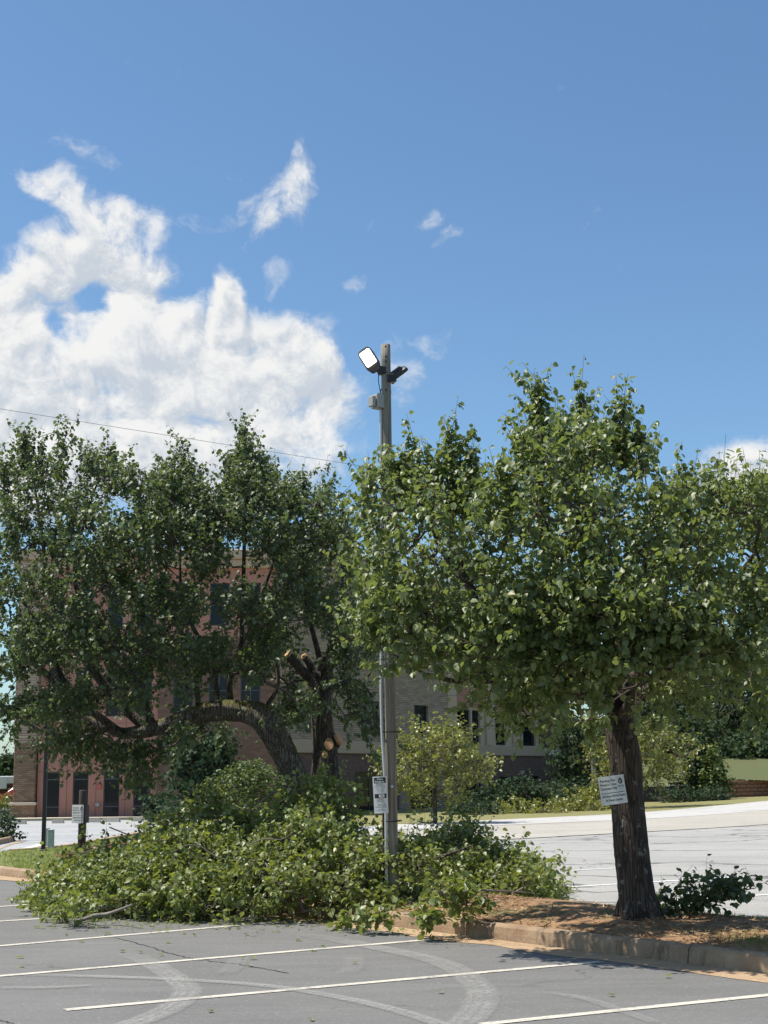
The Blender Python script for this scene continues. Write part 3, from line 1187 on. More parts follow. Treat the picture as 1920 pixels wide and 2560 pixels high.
cand = []
for (ca, cb, ra, rb, m_) in [(7.6, 0.55, 1.6, 0.35, 3400), (9.5, 0.45, 1.6, 0.3, 4200), (4.6, IW - 0.45, 1.2, 0.3, 700), (9.2, 1.5, 1.5, 0.6, 900), (5.9, 0.5, 0.9, 0.25, 900)]:
    for _ in range(m_):
        a = random.gauss(ca, ra * 0.5)
        b_ = random.gauss(cb, rb * 0.6)
        if 0.18 < b_ < IW - 0.2:
            p = isl(a, b_)
            cand.append((p.x, p.y, soil_z(p)))
grass('grass_tufts', np.array(cand), 0.055, 0.006)

# left verge with kerb, lawn and mulch bed
vk = [gp(-900, 2120), gp(-300, 2150), gp(0, 2190), gp(60, 2197), gp(110, 2200), gp(160, 2196), gp(230, 2180), gp(330, 2150), gp(420, 2120)]
vk = catmull(vk, 5)
kerb('verge_kerb', vk, [1.9, 2.4])
vl = [p + Vector((0, 0.14, 0)) for p in vk]
vback = [gp(420, 2084), gp(350, 2094), gp(260, 2112), gp(180, 2127), gp(110, 2134), gp(0, 2140), gp(-300, 2128), gp(-900, 2095)]
poly = [(p.x, p.y) for p in vl] + [(p.x, p.y) for p in vback]
vs_ = sheet('verge_lawn', poly, 'lawn', 0.10, 0.8)
Pp = []
rb_ = [(p.x, p.y) for p in vl], [(p.x, p.y) for p in reversed(vback)]
for _ in range(9000):
    t = random.random()
    i = random.uniform(0.25, 1) * (len(vl) - 1.001)
    k = int(i)
    a = vl[k].lerp(vl[k + 1], i - k)
    i2 = i / (len(vl) - 1) * (len(vback) - 1.001)
    rv = vback[::-1]
    k = int(i2)
    b2 = rv[k].lerp(rv[k + 1], i2 - k)
    q = a.lerp(b2, t)
    if q.x < -1.5:
        Pp.append((q.x, q.y, gh(q.x, q.y) + 0.10))
grass('lawn_grass', np.array(Pp), 0.06, 0.012)
sheet('mulch_bed', [tuple(gp(x, y, 0.1))[:2] for x, y in [(135, 2142), (160, 2135), (195, 2124), (250, 2112), (340, 2100), (420, 2098), (430, 2150), (300, 2165), (180, 2150)]], 'mulch', 0.125, 0.6)
vg = [p for p in vk]
V, F = [], []
for i, p in enumerate(vg):
    t = vg[min(i + 1, len(vg) - 1)] - vg[max(0, i - 1)]
    nr = Vector((t.y, -t.x, 0)).normalized()
    q = p + nr * 0.42
    V += [(p.x, p.y, p.z + 0.008), (q.x, q.y, q.z + 0.008)]
F = [(2 * i, 2 * i + 1, 2 * i + 3, 2 * i + 2) for i in range(len(vg) - 1)]
setting(MB().add(V, F).build('verge_gutter', 'gutter_clay'))
# clay-stained kerb line along the far side of the verge
vk2 = catmull([gp(480, 2072), gp(420, 2080), gp(350, 2091), gp(260, 2108), gp(180, 2123), gp(110, 2131), gp(40, 2137)], 5)
vk2.reverse()
V, F = rail([p for p in vk2], [(0.0, -0.02), (0.0, 0.12), (0.16, 0.125), (0.45, 0.012), (0.45, -0.02)])
setting(MB().add(V, F).build('verge_far_kerb', 'gutter_clay'))
# little kerbed island at far left with concrete apron
lk = catmull([gp(-120, 2085), gp(-20, 2085), gp(20, 2095), gp(36, 2100), gp(34, 2104), gp(10, 2110), gp(-40, 2120), gp(-120, 2130)], 4)
lk.reverse()
kerb('corner_kerb', lk, [1.6, 2.2])
sheet('concrete_apron', [tuple(gp(x, y))[:2] for x, y in [(-60, 2140), (0, 2121), (40, 2105), (66, 2103), (30, 2112), (0, 2124), (-50, 2148)]], 'gutter_clay', 0.012)


# painted lines -----------------------------------------------------------
def stripe(name, pts, wid, mat, dz, fade=None, sub=10):
    P_ = catmull([gp(*p) for p in pts], sub) if len(pts) > 2 else [gp(*pts[0]).lerp(gp(*pts[1]), k / 24) for k in range(25)]
    V, F, fd = [], [], []
    n = len(P_)
    cols = 11 if fade else 1
    for i, p in enumerate(P_):
        t = P_[min(i + 1, n - 1)] - P_[max(0, i - 1)]
        nr = Vector((-t.y, t.x, 0)).normalized()
        wob = 1 + 0.05 * math.sin(i * 2.3)
        for k in range(cols + 1):
            q = p + nr * (wid * wob * (k / cols - 0.5))
            V.append((q.x, q.y, gh(q.x, q.y) + dz))
            if fade:
                e = min(1, i / (n * 0.18), (n - 1 - i) / (n * 0.12) + (0.4 if p.y < 10.5 else 0))
                fd.append(max(0, e) * (0.0 if k in (0, cols) else (1.0 if k % 3 else 0.72) * (0.6 if k in (1, cols - 1) else 1.0)) * fade * 0.72)
    c1 = cols + 1
    F = [(i * c1 + k, i * c1 + k + 1, (i + 1) * c1 + k + 1, (i + 1) * c1 + k) for i in range(n - 1) for k in range(cols)]
    o = MB().add(V, F).build(name, mat)
    if fade:
        a_ = o.data.attributes.new('fade', 'FLOAT', 'POINT')
        a_.data.foreach_set('value', fd)
    return setting(o)


for pts in [((162, 2526), (1504, 2405)), ((-400, 2475), (1060, 2351)), ((-400, 2400), (690, 2306)), ((1203, 2562), (2300, 2450)), ((-300, 2322), (110, 2297)), ((-300, 2290), (70, 2262))]:
    stripe('painted_line', pts, 0.10, 'paint_cream', 0.005)
for pts in [((1100, 2160), (1369, 2146)), ((1180, 2191), (1547, 2171)), ((1300, 2226), (1886, 2191)), ((1560, 2260), (2300, 2215))]:
    stripe('painted_line', pts, 0.11, 'paint_white', 0.010)
for i, (pts, wd, fa) in enumerate([
    ([(300, 2378), (380, 2412), (440, 2450), (468, 2480), (430, 2520), (320, 2565), (180, 2600)], 0.25, 1.0),
    ([(-60, 2436), (232, 2443), (463, 2452), (694, 2470), (926, 2512), (1090, 2560), (1200, 2610)], 0.15, 1.0),
    ([(720, 2330), (926, 2368), (1100, 2408), (1192, 2466), (1203, 2512), (1150, 2570), (1060, 2620)], 0.27, 0.85),
    ([(1330, 2480), (1450, 2497), (1540, 2525), (1640, 2560)], 0.12, 0.5),
    ([(-20, 2472), (120, 2472), (240, 2466)], 0.12, 0.6),
    ([(560, 2440), (585, 2420), (600, 2395)], 0.2, 0.35),
    ([(860, 2440), (885, 2420), (880, 2395)], 0.2, 0.35),
]):
    stripe('tyre_mark', pts, wd, 'tyre_scuff', 0.008 + 0.0015 * i, fade=fa, sub=8)
# open cracks in the near lot
for pts in ([(262, 2338), (340, 2358), (430, 2385), (500, 2400), (600, 2412), (720, 2434)], [(-40, 2540), (20, 2556), (60, 2580)]):
    P_ = catmull([gp(*p) for p in pts], 14)
    V, F = [], []
    for i, p in enumerate(P_):
        t = P_[min(i + 1, len(P_) - 1)] - P_[max(0, i - 1)]
        nr = Vector((-t.y, t.x, 0)).normalized()
        jx = nr * random.gauss(0, 0.012)
        wd = random.uniform(0.003, 0.010)
        for sg_ in (-1, 1):
            q = p + jx + nr * wd * sg_
            V.append((q.x, q.y, 0.0035))
    F = [(2 * i, 2 * i + 1, 2 * i + 3, 2 * i + 2) for i in range(len(P_) - 1)]
    setting(MB().add(V, F).build('asphalt_crack', 'tyre_rubber'))
# turn arrow on the driveway
ar = [gp(38, 2127), gp(98, 2111), gp(130, 2109), (130, 2114), gp(98, 2117), gp(60, 2123), gp(44, 2128)]
ar = [p if not isinstance(p, tuple) else gp(*p) for p in ar]
setting(MB().add([(p.x, p.y, p.z + 0.015) for p in ar], [tuple(range(len(ar)))]).build('painted_arrow', 'paint_white'))



# ================================================================== BUILDING
def frame_matrix(P0, P1):
    e = Vector((P1.x - P0.x, P1.y - P0.y, 0)).normalized()
    return Matrix(((e.x, -e.y, 0, P0.x), (e.y, e.x, 0, P0.y), (0, 0, 1, P0.z), (0, 0, 0, 1)))


class Facade:
    """local x runs along the wall, local -y points out of it, z is up from the base"""
    def __init__(self, P0, P1):
        self.M = frame_matrix(P0, P1)
        self.Mi = self.M.inverted()
        self.L = (P1 - P0).length

    def sz(self, px, py):
        o = self.Mi @ Vector((0, 0, H))
        d = self.Mi.to_3x3() @ raydir(px, py)
        t = -o.y / d.y
        q = o + d * t
        return q.x, q.z

    def s(self, px, py=2000):
        return self.sz(px, py)[0]


def holed_wall(x0, x1, z0, z1, holes, dep=0.22):
    xs_ = sorted({x0, x1, *[max(x0, min(x1, h[i])) for h in holes for i in (0, 1)]})
    zs_ = sorted({z0, z1, *[max(z0, min(z1, h[i])) for h in holes for i in (2, 3)]})
    V, F = [], []

    def quad(*p):
        o = len(V)
        V.extend(p)
        F.append((o, o + 1, o + 2, o + 3))

    def solid(i, j):
        if i < 0 or j < 0 or i >= len(xs_) - 1 or j >= len(zs_) - 1:
            return None
        cx, cz = (xs_[i] + xs_[i + 1]) / 2, (zs_[j] + zs_[j + 1]) / 2
        return not any(h[0] < cx < h[1] and h[2] < cz < h[3] for h in holes)
    for i in range(len(xs_) - 1):
        for j in range(len(zs_) - 1):
            if not solid(i, j):
                continue
            a, b_, c, d = xs_[i], xs_[i + 1], zs_[j], zs_[j + 1]
            quad((a, 0, c), (b_, 0, c), (b_, 0, d), (a, 0, d))
            if solid(i - 1, j) is not True:
                quad((a, dep, c), (a, 0, c), (a, 0, d), (a, dep, d))
            if solid(i + 1, j) is not True:
                quad((b_, 0, c), (b_, dep, c), (b_, dep, d), (b_, 0, d))
            if solid(i, j + 1) is not True:
                quad((a, 0, d), (b_, 0, d), (b_, dep, d), (a, dep, d))
            if solid(i, j - 1) is not True:
                quad((a, dep, c), (b_, dep, c), (b_, 0, c), (a, 0, c))
    return V, F


def add_window(parent, M, x0, x1, z0, z1, rows, cols=1, dep=0.20, fr=0.05):
    f = MB()
    f.box(x0 + 0.002, x0 + fr, dep - 0.06, dep, z0 + 0.002, z1 - 0.002).box(x1 - fr, x1 - 0.002, dep - 0.06, dep, z0 + 0.002, z1 - 0.002)
    f.box(x0 + fr, x1 - fr, dep - 0.06, dep, z0 + 0.002, z0 + fr).box(x0 + fr, x1 - fr, dep - 0.06, dep, z1 - fr, z1 - 0.002)
    zz = [z0 + fr] + list(rows) + [z1 - fr]
    for r in rows:
        f.box(x0 + fr, x1 - fr, dep - 0.058, dep, r - fr / 2, r + fr / 2)
    for k in range(1, cols):
        x = x0 + (x1 - x0) * k / cols
        f.box(x - fr / 2, x + fr / 2, dep - 0.056, dep, z0 + fr, z1 - fr)
    wn = f.build('window', 'window_frame', parent, matrix=M)
    for a, b_ in zip(zz[:-1], zz[1:]):
        for k in range(cols):
            xa = x0 + fr + (x1 - x0 - 2 * fr) * k / cols
            xb = x0 + fr + (x1 - x0 - 2 * fr) * (k + 1) / cols
            MB().box(xa - 0.01, xb + 0.01, dep - 0.022, dep - 0.01, a - 0.01, b_ + 0.01).build('pane', 'glass_dark', wn)
    return wn


YL = 75.0
# ---- pink wing
PA = at(30, 2055, YL)
PB = at(690, 2040, YL + 0.8)
zb = gh(PA.x, PA.y)
PA.z = PB.z = zb
fa = Facade(PA, PB)
bld = empty('office_building', (0, 0, 0))
tag(bld, 'long three storey office building of pink stucco and brown brick behind the trees', 'building')
M = fa.M
zt = fa.sz(300, 1422)[1]
wins = [(112, 148), (181, 220), (258, 298), (333, 375)]
zwin = fa.sz(150, 1930)[1]
st2 = fa.sz(150, 1880)[1]
sill = 0.05
holes = []
sp_ = [(fa.s(a), fa.s(b_)) for a, b_ in wins]
flo = 4.55
hb = [(a, b_, sill, zwin) for a, b_ in sp_]
for fl in (1, 2):
    hb += [(a, b_, flo * fl + 0.7, flo * fl + 3.3) for a, b_ in sp_]
x_pier = fa.s(92)
x_end1 = fa.s(392)
V, F = holed_wall(x_pier, x_end1, -0.6, zt, hb)
MB().add(V, F).build('stucco_wall', 'pink_stucco', bld, matrix=M)
m1, m2 = fa.sz(150, 1949)[1], fa.sz(150, 2018)[1]
for (a, b_) in sp_:
    add_window(bld, M, a, b_, sill, zwin, (m2, m1))
    for fl in (1, 2):
        add_window(bld, M, a, b_, flo * fl + 0.7, flo * fl + 3.3, (flo * fl + 1.5,))
# recessed joints drawn as thin dark reglets set in the stucco
j = MB()
edges = [x_pier] + [x for ab in sp_ for x in ab] + [x_end1]
for z in (st2, zwin + 0.02, flo + 0.35, flo * 2 + 0.35):
    j.box(x_pier + 0.01, x_end1 - 0.01, -0.004, 0.02, z - 0.012, z + 0.012)
for px in (166, 312, 239):
    x = fa.s(px)
    j.box(x - 0.012, x + 0.012, -0.0045, 0.02, 0.0, zt - 0.6)
j.build('wall_joints', 'pink_joint', bld, matrix=M)
# brick corner pier
zc = fa.sz(60, 1862)[1]
z1_, z2_ = fa.sz(60, 2013)[1], fa.sz(60, 2006)[1]
MB().bbox(-0.02, x_pier - 0.02, -0.42, 0.6, -0.6, z1_, 0.02).build('corner_pier_base', 'brick_tan', bld, matrix=M)
MB().bbox(-0.10, x_pier + 0.05, -0.52, 0.6, z1_ + 0.002, z2_, 0.02).build('pier_band', 'limestone', bld, matrix=M)
MB().bbox(0.06, x_pier - 0.06, -0.36, 0.6, z2_ + 0.002, zc, 0.02).build('corner_pier', 'brick_tan', bld, matrix=M)
MB().bbox(0.02, x_pier - 0.02, -0.40, 0.6, zc + 0.002, zt + 0.4, 0.02).build('stone_pier', 'stone_stack', bld, matrix=M)
# brick bay between the two wings
xb2 = fa.s(690)
hb2 = [(fa.s(470), fa.s(520), 0.5, 2.6), (fa.s(590), fa.s(640), 0.5, 2.6)]
for fl in (1,):
    hb2 += [(fa.s(x), fa.s(x + 50), flo * fl + 0.7, flo * fl + 3.3) for x in (430, 520, 600)]
V, F = holed_wall(x_end1 + 0.003, xb2, -0.6, flo * 2 + 0.2, hb2)
MB().add(V, F).build('brick_wall', 'brick_brown', bld, matrix=Matrix(M) @ Matrix.Translation((0, -0.12, 0)))
for h_ in hb2:
    add_window(bld, Matrix(M) @ Matrix.Translation((0, -0.12, 0)), *h_, ((h_[2] + h_[3]) / 2,), 2)
zba = fa.sz(420, 2004)[1]
MB().bbox(x_end1 - 0.05, fa.s(585), -0.22, -0.123, zba - 0.12, zba + 0.12, 0.02).build('brick_band', 'limestone', bld, matrix=M)
V, F = holed_wall(x_end1 + 0.003, xb2, flo * 2 + 0.202, zt, [(fa.s(x), fa.s(x + 50), flo * 2 + 0.9, flo * 2 + 3.2) for x in (430, 520, 600)])
MB().add(V, F).build('upper_stucco_wall', 'pink_stucco', bld, matrix=M)
for x in (430, 520, 600):
    add_window(bld, M, fa.s(x), fa.s(x + 50), flo * 2 + 0.9, flo * 2 + 3.2, (flo * 2 + 2.0,))
# tan cornice with two steps
c = MB()
c.bbox(-0.3, xb2 + 0.1, -0.35, 0.4, zt + 0.002, zt + 0.45, 0.04).bbox(-0.45, xb2 + 0.3, -0.6, 0.4, zt + 0.452, zt + 0.95, 0.04)
c.build('cornice', 'tan_stucco', bld, matrix=M)
MB().box(1.2, xb2 - 0.05, 0.24, 9, -0.6, zt).build('wing_body', 'pink_stucco', bld, matrix=M)
# wall fittings
xq, zq = fa.sz(249, 1966)
MB().bbox(xq - 0.12, xq + 0.12, -0.07, -0.003, zq - 0.14, zq + 0.14, 0.03).build('fire_alarm_bell', 'sign_red', bld, matrix=M)
xq, zq = fa.sz(245, 2012)
MB().bbox(xq - 0.12, xq + 0.10, -0.16, -0.003, zq - 0.1, zq + 0.1, 0.02).build('wall_lamp', 'grey_box', bld, matrix=M)

# ---- brick wing running away to the right
QA = at(672, 2046, 80.0)
QB = at(1432, 2012, 127.0)
QA.z = QB.z = gh(QB.x, QB.y) + 0.05
fb = Facade(QA, QB)
N_ = fb.M
bz = min(0.0, gh(QA.x, QA.y) - QA.z) - 1.2
zbelt = fb.sz(1300, 1890)[1]
zbelt1 = fb.sz(1300, 1866)[1]
zr = fb.sz(1130, 1492)[1]
ztopA = fb.sz(1000, 1931)[1]


def zof(py, px):
    return fb.sz(px, py)[1]


low = [(fb.s(691), fb.s(762), 0.1, zof(1923, 700)), (fb.s(888), fb.s(966), 0.1, zof(1930, 890)), (fb.s(1025), fb.s(1088), 0.1, zof(1945, 1030)),
       (fb.s(1153), fb.s(1207), 0.1, zof(1940, 1160)), (fb.s(1247), fb.s(1349), 0.75, zof(1942, 1250)), (fb.s(1399), fb.s(1425), 0.75, zof(1945, 1400))]
xst = fb.s(1000)
xst2 = fb.s(1122)
V, F = holed_wall(0.0, fb.L, bz, zbelt, low)
MB().add(V, F).build('lower_brick_wall', 'brick_brown', bld, matrix=N_)
for h_ in low:
    add_window(bld, N_, *h_, (h_[2] + (h_[3] - h_[2]) * 0.36, h_[2] + (h_[3] - h_[2]) * 0.85), 2)
MB().bbox(-0.1, fb.L + 0.1, -0.16, 0.1, zbelt + 0.002, zbelt1, 0.03).build('belt_course', 'tan_stucco', bld, matrix=N_)
up_ = [(fb.s(1147), fb.s(1181)), (fb.s(1185), fb.s(1205)), (fb.s(1243), fb.s(1270)), (fb.s(1312), fb.s(1344)), (fb.s(1394), fb.s(1428))]
zu0 = zbelt1 + 0.05
zu1 = zof(1773, 1160)
hol = [(a, b_, zu0, zu1) for a, b_ in up_]
stn = [(fb.s(1036), fb.s(1071), zu0 + 0.4, zof(1763, 1050)), (fb.s(900), fb.s(950), zu0 + 0.4, zof(1763, 1050)), (fb.s(740), fb.s(800), zu0 + 0.4, zof(1763, 1050))]
zf3 = zu1 + 1.8
hol3 = [(a, b_, zf3, zf3 + 2.6) for a, b_ in up_]
V, F = holed_wall(xst2 + 0.003, fb.L, zbelt1 + 0.002, zr, hol + hol3)
MB().add(V, F).build('upper_stucco_wall', 'cream_stucco', bld, matrix=N_)
for h_ in hol + hol3:
    add_window(bld, N_, *h_, (h_[2] + (h_[3] - h_[2]) * 0.5,))
for a, b_ in up_:
    MB().box(a + 0.02, b_ - 0.02, -0.012, 0.05, zu1 + 0.12, zf3 - 0.15).build('spandrel', 'pink_stucco', bld, matrix=N_)
xa_, xb_ = fb.s(1352), fb.s(1390)
MB().bbox(xa_, xb_, -0.25, -0.003, zbelt1 + 0.003, zr - 0.3, 0.02).build('pilaster', 'brick_dark', bld, matrix=N_)
for px in (1222, 1290):
    x = fb.s(px)
    MB().bbox(x - 0.5, x + 0.5, -0.2, -0.003, zbelt1 + 0.003, zr - 0.3, 0.02).build('pilaster', 'cream_stucco', bld, matrix=N_)
V, F = holed_wall(0.0, xst2, zbelt1 + 0.002, zr, stn)
MB().add(V, F).build('stone_wall', 'stone_stack', bld, matrix=Matrix(N_) @ Matrix.Translation((0, -0.1, 0)))
for h_ in stn:
    add_window(bld, Matrix(N_) @ Matrix.Translation((0, -0.1, 0)), *h_, ((h_[2] + h_[3]) / 2,))
MB().bbox(fb.s(995), fb.s(1022), -0.14, -0.003, bz, zbelt - 0.004, 0.02).build('stone_pier', 'stone_stack', bld, matrix=N_)
MB().bbox(fb.s(1092), fb.s(1122), -0.14, -0.003, bz, zbelt - 0.004, 0.02).build('stone_pier', 'stone_stack', bld, matrix=N_)
MB().bbox(-0.2, fb.L + 0.2, -0.4, 0.3, zr + 0.002, zr + 0.8, 0.05).build('cornice', 'tan_stucco', bld, matrix=N_)
MB().box(0.1, fb.L - 0.1, 0.24, 14, bz, zr).build('wing_body', 'brick_dark', bld, matrix=N_)
xv, zv = fb.sz(1374, 1879)
vt = MB()
for k in range(5):
    z = zbelt + 0.12 + k * (zbelt1 - zbelt - 0.2) / 5
    vt.box(xv - 0.55, xv + 0.55, -0.21, -0.17, z, z + 0.07)
vt.box(xv - 0.6, xv + 0.6, -0.18, -0.162, zbelt + 0.06, zbelt1 - 0.06)
vt.build('louvre_vent', 'white_metal', bld, matrix=N_)
xv, zv = fb.sz(1300, 1930)
MB().bbox(xv - 0.22, xv + 0.22, -0.3, -0.003, zv - 0.12, zv + 0.12, 0.04).build('wall_lamp', 'limestone', bld, matrix=N_)
# open metal screen on the roof
rs = MB()
x0r, x1r, zq0, zq1 = fb.s(1080), fb.s(1330), zr + 0.8, zof(1376, 1170)
nP = 16
for k in range(nP):
    x = x0r + (x1r - x0r) * k / (nP - 1)
    rs.box(x - 0.07, x + 0.07, 3.0, 3.14, zq0, zq1)
for z in (zq0 + 0.5, (zq0 + zq1) / 2, zq1 - 0.1):
    rs.box(x0r, x1r, 3.15, 3.25, z - 0.06, z + 0.06)
rs.build('roof_screen', 'conduit', bld, matrix=N_)

# walk along the pink wing and the wheel stops
wk = MB()
Mw = Matrix(M) @ Matrix.Translation((0, 0, 0))
wk.box(-14, fa.s(560), -2.2, -0.55, -0.4, 0.12)
setting(wk.build('building_walk', 'limestone', matrix=Mw))
for i, (xa, xb) in enumerate([(36, 66), (130, 160), (222, 252), (256, 300), (330, 360)]):
    ya = 2062 - 0.025 * xa
    a, b_ = gp(xa, ya), gp(xb, ya - 0.4)
    o = MB().add([(0, -0.1, 0), (1.8, -0.1, 0), (1.8, 0.1, 0), (0, 0.1, 0), (0.06, -0.06, 0.14), (1.74, -0.06, 0.14), (1.74, 0.06, 0.14), (0.06, 0.06, 0.14)],
                 [(0, 3, 2, 1), (4, 5, 6, 7), (0, 1, 5, 4), (1, 2, 6, 5), (2, 3, 7, 6), (3, 0, 4, 7)]).build('wheel_stop', 'paver_stop')
    o.location = (a.x, a.y, a.z + 0.005)
    o.rotation_euler = (0, 0, math.atan2(b_.y - a.y, b_.x - a.x))
    s_ = (b_ - a).length / 1.8
    o.scale = (s_, 1.2, 1.2)
    tag(o, ['low concrete wheel stop before the brick corner pier', 'low concrete wheel stop left of the wooden sign post', 'low concrete wheel stop just right of the wooden sign post',
            'low concrete wheel stop before the third dark window', 'low concrete wheel stop before the fourth dark window, nearest the leaf pile'][i], 'wheel stop', 'wheel stops along the building walk')

# ================================================================== TREES
def limb_mesh(mb, pts, R, n=18, jit=0.05, m=6, seed=0, cap=True):
    P_ = catmull(pts, m)
    rr_ = lerp_list(R, len(P_))
    mb.tube(P_, rr_, n, cap, jit, seed)
    return P_


def cut_face(root, loc, nrm, r, thick=0.02, sy=1.0):
    """freshly sawn disc, slightly domed, with its own thickness"""
    q = Vector(nrm).to_track_quat('Z', 'Y').to_matrix()
    mb = MB()
    n = 18
    V = []
    wob = [1 + random.uniform(-0.06, 0.06) for _ in range(n)]
    for zz, rr_ in ((-thick, 1.02), (0.0, 1.0), (0.003, 0.5)):
        for k in range(n):
            t = 2 * math.pi * k / n
            V.append(Vector(loc) + q @ Vector((math.cos(t) * r * rr_ * wob[k], math.sin(t) * r * rr_ * sy * wob[k], zz)))
    F = []
    for s_ in range(2):
        for k in range(n):
            jn = (k + 1) % n
            F.append((s_ * n + k, s_ * n + jn, s_ * n + n + jn, s_ * n + n + k))
    F.append(tuple(2 * n + k for k in range(n)))
    mb.add([p - root.location for p in V], F)
    return mb.build('cut_face', 'cut_wood', root)


# ---- right-hand pear tree
TR = soil_gp(1590, 2292)
YR = TR.y
print('right tree', TR)
rt = empty('pear_tree', TR)
tag(rt, 'leafy pear tree with lichened trunk carrying a white sign, standing on the kerbed bed', 'tree', 'pear trees on the planted bed')


def w2(px, py, Y):
    return at(px * K, py * K, Y)


tk = MB()
trk = [at(1603, 2300, YR), at(1596, 2262, YR), at(1588, 2200, YR), at(1577, 2100, YR), at(1568, 2000, YR), at(1563, 1900, YR), at(1552, 1830, YR), at(1556, 1790, YR)]
trk[0].z = TR.z - 0.12
trs = [p - TR for p in trk]
fx = 0.5 * YR / FPX
limb_mesh(tk, trs, [110 * fx, 92 * fx, 86 * fx, 84 * fx, 80 * fx, 78 * fx, 76 * fx, 62 * fx], 40, 0.035, 9, 3)
# root flare
for a in (0.2, 1.5, 2.9, 4.1, 5.2):
    d = Vector((math.cos(a), math.sin(a), 0))
    b0_ = Vector((trs[1].x, trs[1].y, 0))
    limb_mesh(tk, [b0_ + d * 0.09 + Vector((0, 0, 0.30)), b0_ + d * 0.16 + Vector((0, 0, 0.10)), b0_ + d * 0.26 + Vector((0, 0, -0.06))], [0.06, 0.06, 0.025], 12, 0.06, 4, int(a * 10))
limbsR = []
top = trk[-1]
for pts, rr_ in [
    ([top, w2(1290, 1480, YR - 0.2), w2(1240, 1390, YR - 0.5), w2(1190, 1270, YR - 0.4), w2(1170, 1100, YR), w2(1160, 900, YR)], [0.13, 0.10, 0.085, 0.06, 0.035, 0.012]),
    ([top, w2(1350, 1470, YR + 0.2), w2(1330, 1330, YR + 0.4), w2(1290, 1180, YR + 0.3), w2(1270, 1000, YR + 0.2), w2(1260, 870, YR)], [0.12, 0.10, 0.085, 0.06, 0.035, 0.012]),
    ([top, w2(1360, 1490, YR), w2(1410, 1400, YR + 0.3), w2(1440, 1250, YR + 0.4), w2(1500, 1130, YR + 0.2), w2(1560, 1060, YR)], [0.11, 0.085, 0.07, 0.05, 0.03, 0.012]),
    ([top, w2(1280, 1500, YR - 0.3), w2(1180, 1440, YR - 0.6), w2(1060, 1380, YR - 0.4), w2(1010, 1260, YR - 0.1), w2(950, 1180, YR), w2(900, 1020, YR)], [0.10, 0.08, 0.065, 0.05, 0.04, 0.025, 0.01]),
    ([top, w2(1260, 1500, YR + 0.3), w2(1120, 1470, YR + 0.4), w2(980, 1470, YR + 0.2), w2(880, 1440, YR)], [0.08, 0.06, 0.045, 0.03, 0.01]),
    ([top, w2(1390, 1500, YR - 0.4), w2(1480, 1440, YR - 0.9), w2(1580, 1370, YR - 1.1), w2(1680, 1330, YR - 1.0)], [0.09, 0.07, 0.05, 0.035, 0.012]),
    ([top, w2(1370, 1510, YR - 0.8), w2(1380, 1430, YR - 1.6), w2(1360, 1330, YR - 2.1)], [0.08, 0.06, 0.04, 0.012]),
    ([top, w2(1400, 1480, YR + 0.7), w2(1500, 1380, YR + 1.3), w2(1600, 1240, YR + 1.4), w2(1660, 1150, YR + 1.2)], [0.09, 0.07, 0.05, 0.035, 0.012]),
    ([top, w2(1360, 1470, YR + 1.0), w2(1300, 1350, YR + 1.7), w2(1200, 1230, YR + 1.9)], [0.08, 0.06, 0.04, 0.012]),
    ([w2(1010, 1260, YR - 0.1), w2(990, 1200, YR - 0.1), w2(975, 1140, YR), w2(985, 1040, YR), w2(970, 930, YR)], [0.034, 0.03, 0.025, 0.015, 0.006]),
    ([w2(1270, 1000, YR + 0.2), w2(1320, 930, YR), w2(1345, 870, YR)], [0.025, 0.018, 0.008]),
]:
    P_ = limb_mesh(tk, [p - TR for p in pts], rr_, 12, 0.06, 6, len(limbsR))
    limbsR.append([p + TR for p in P_])
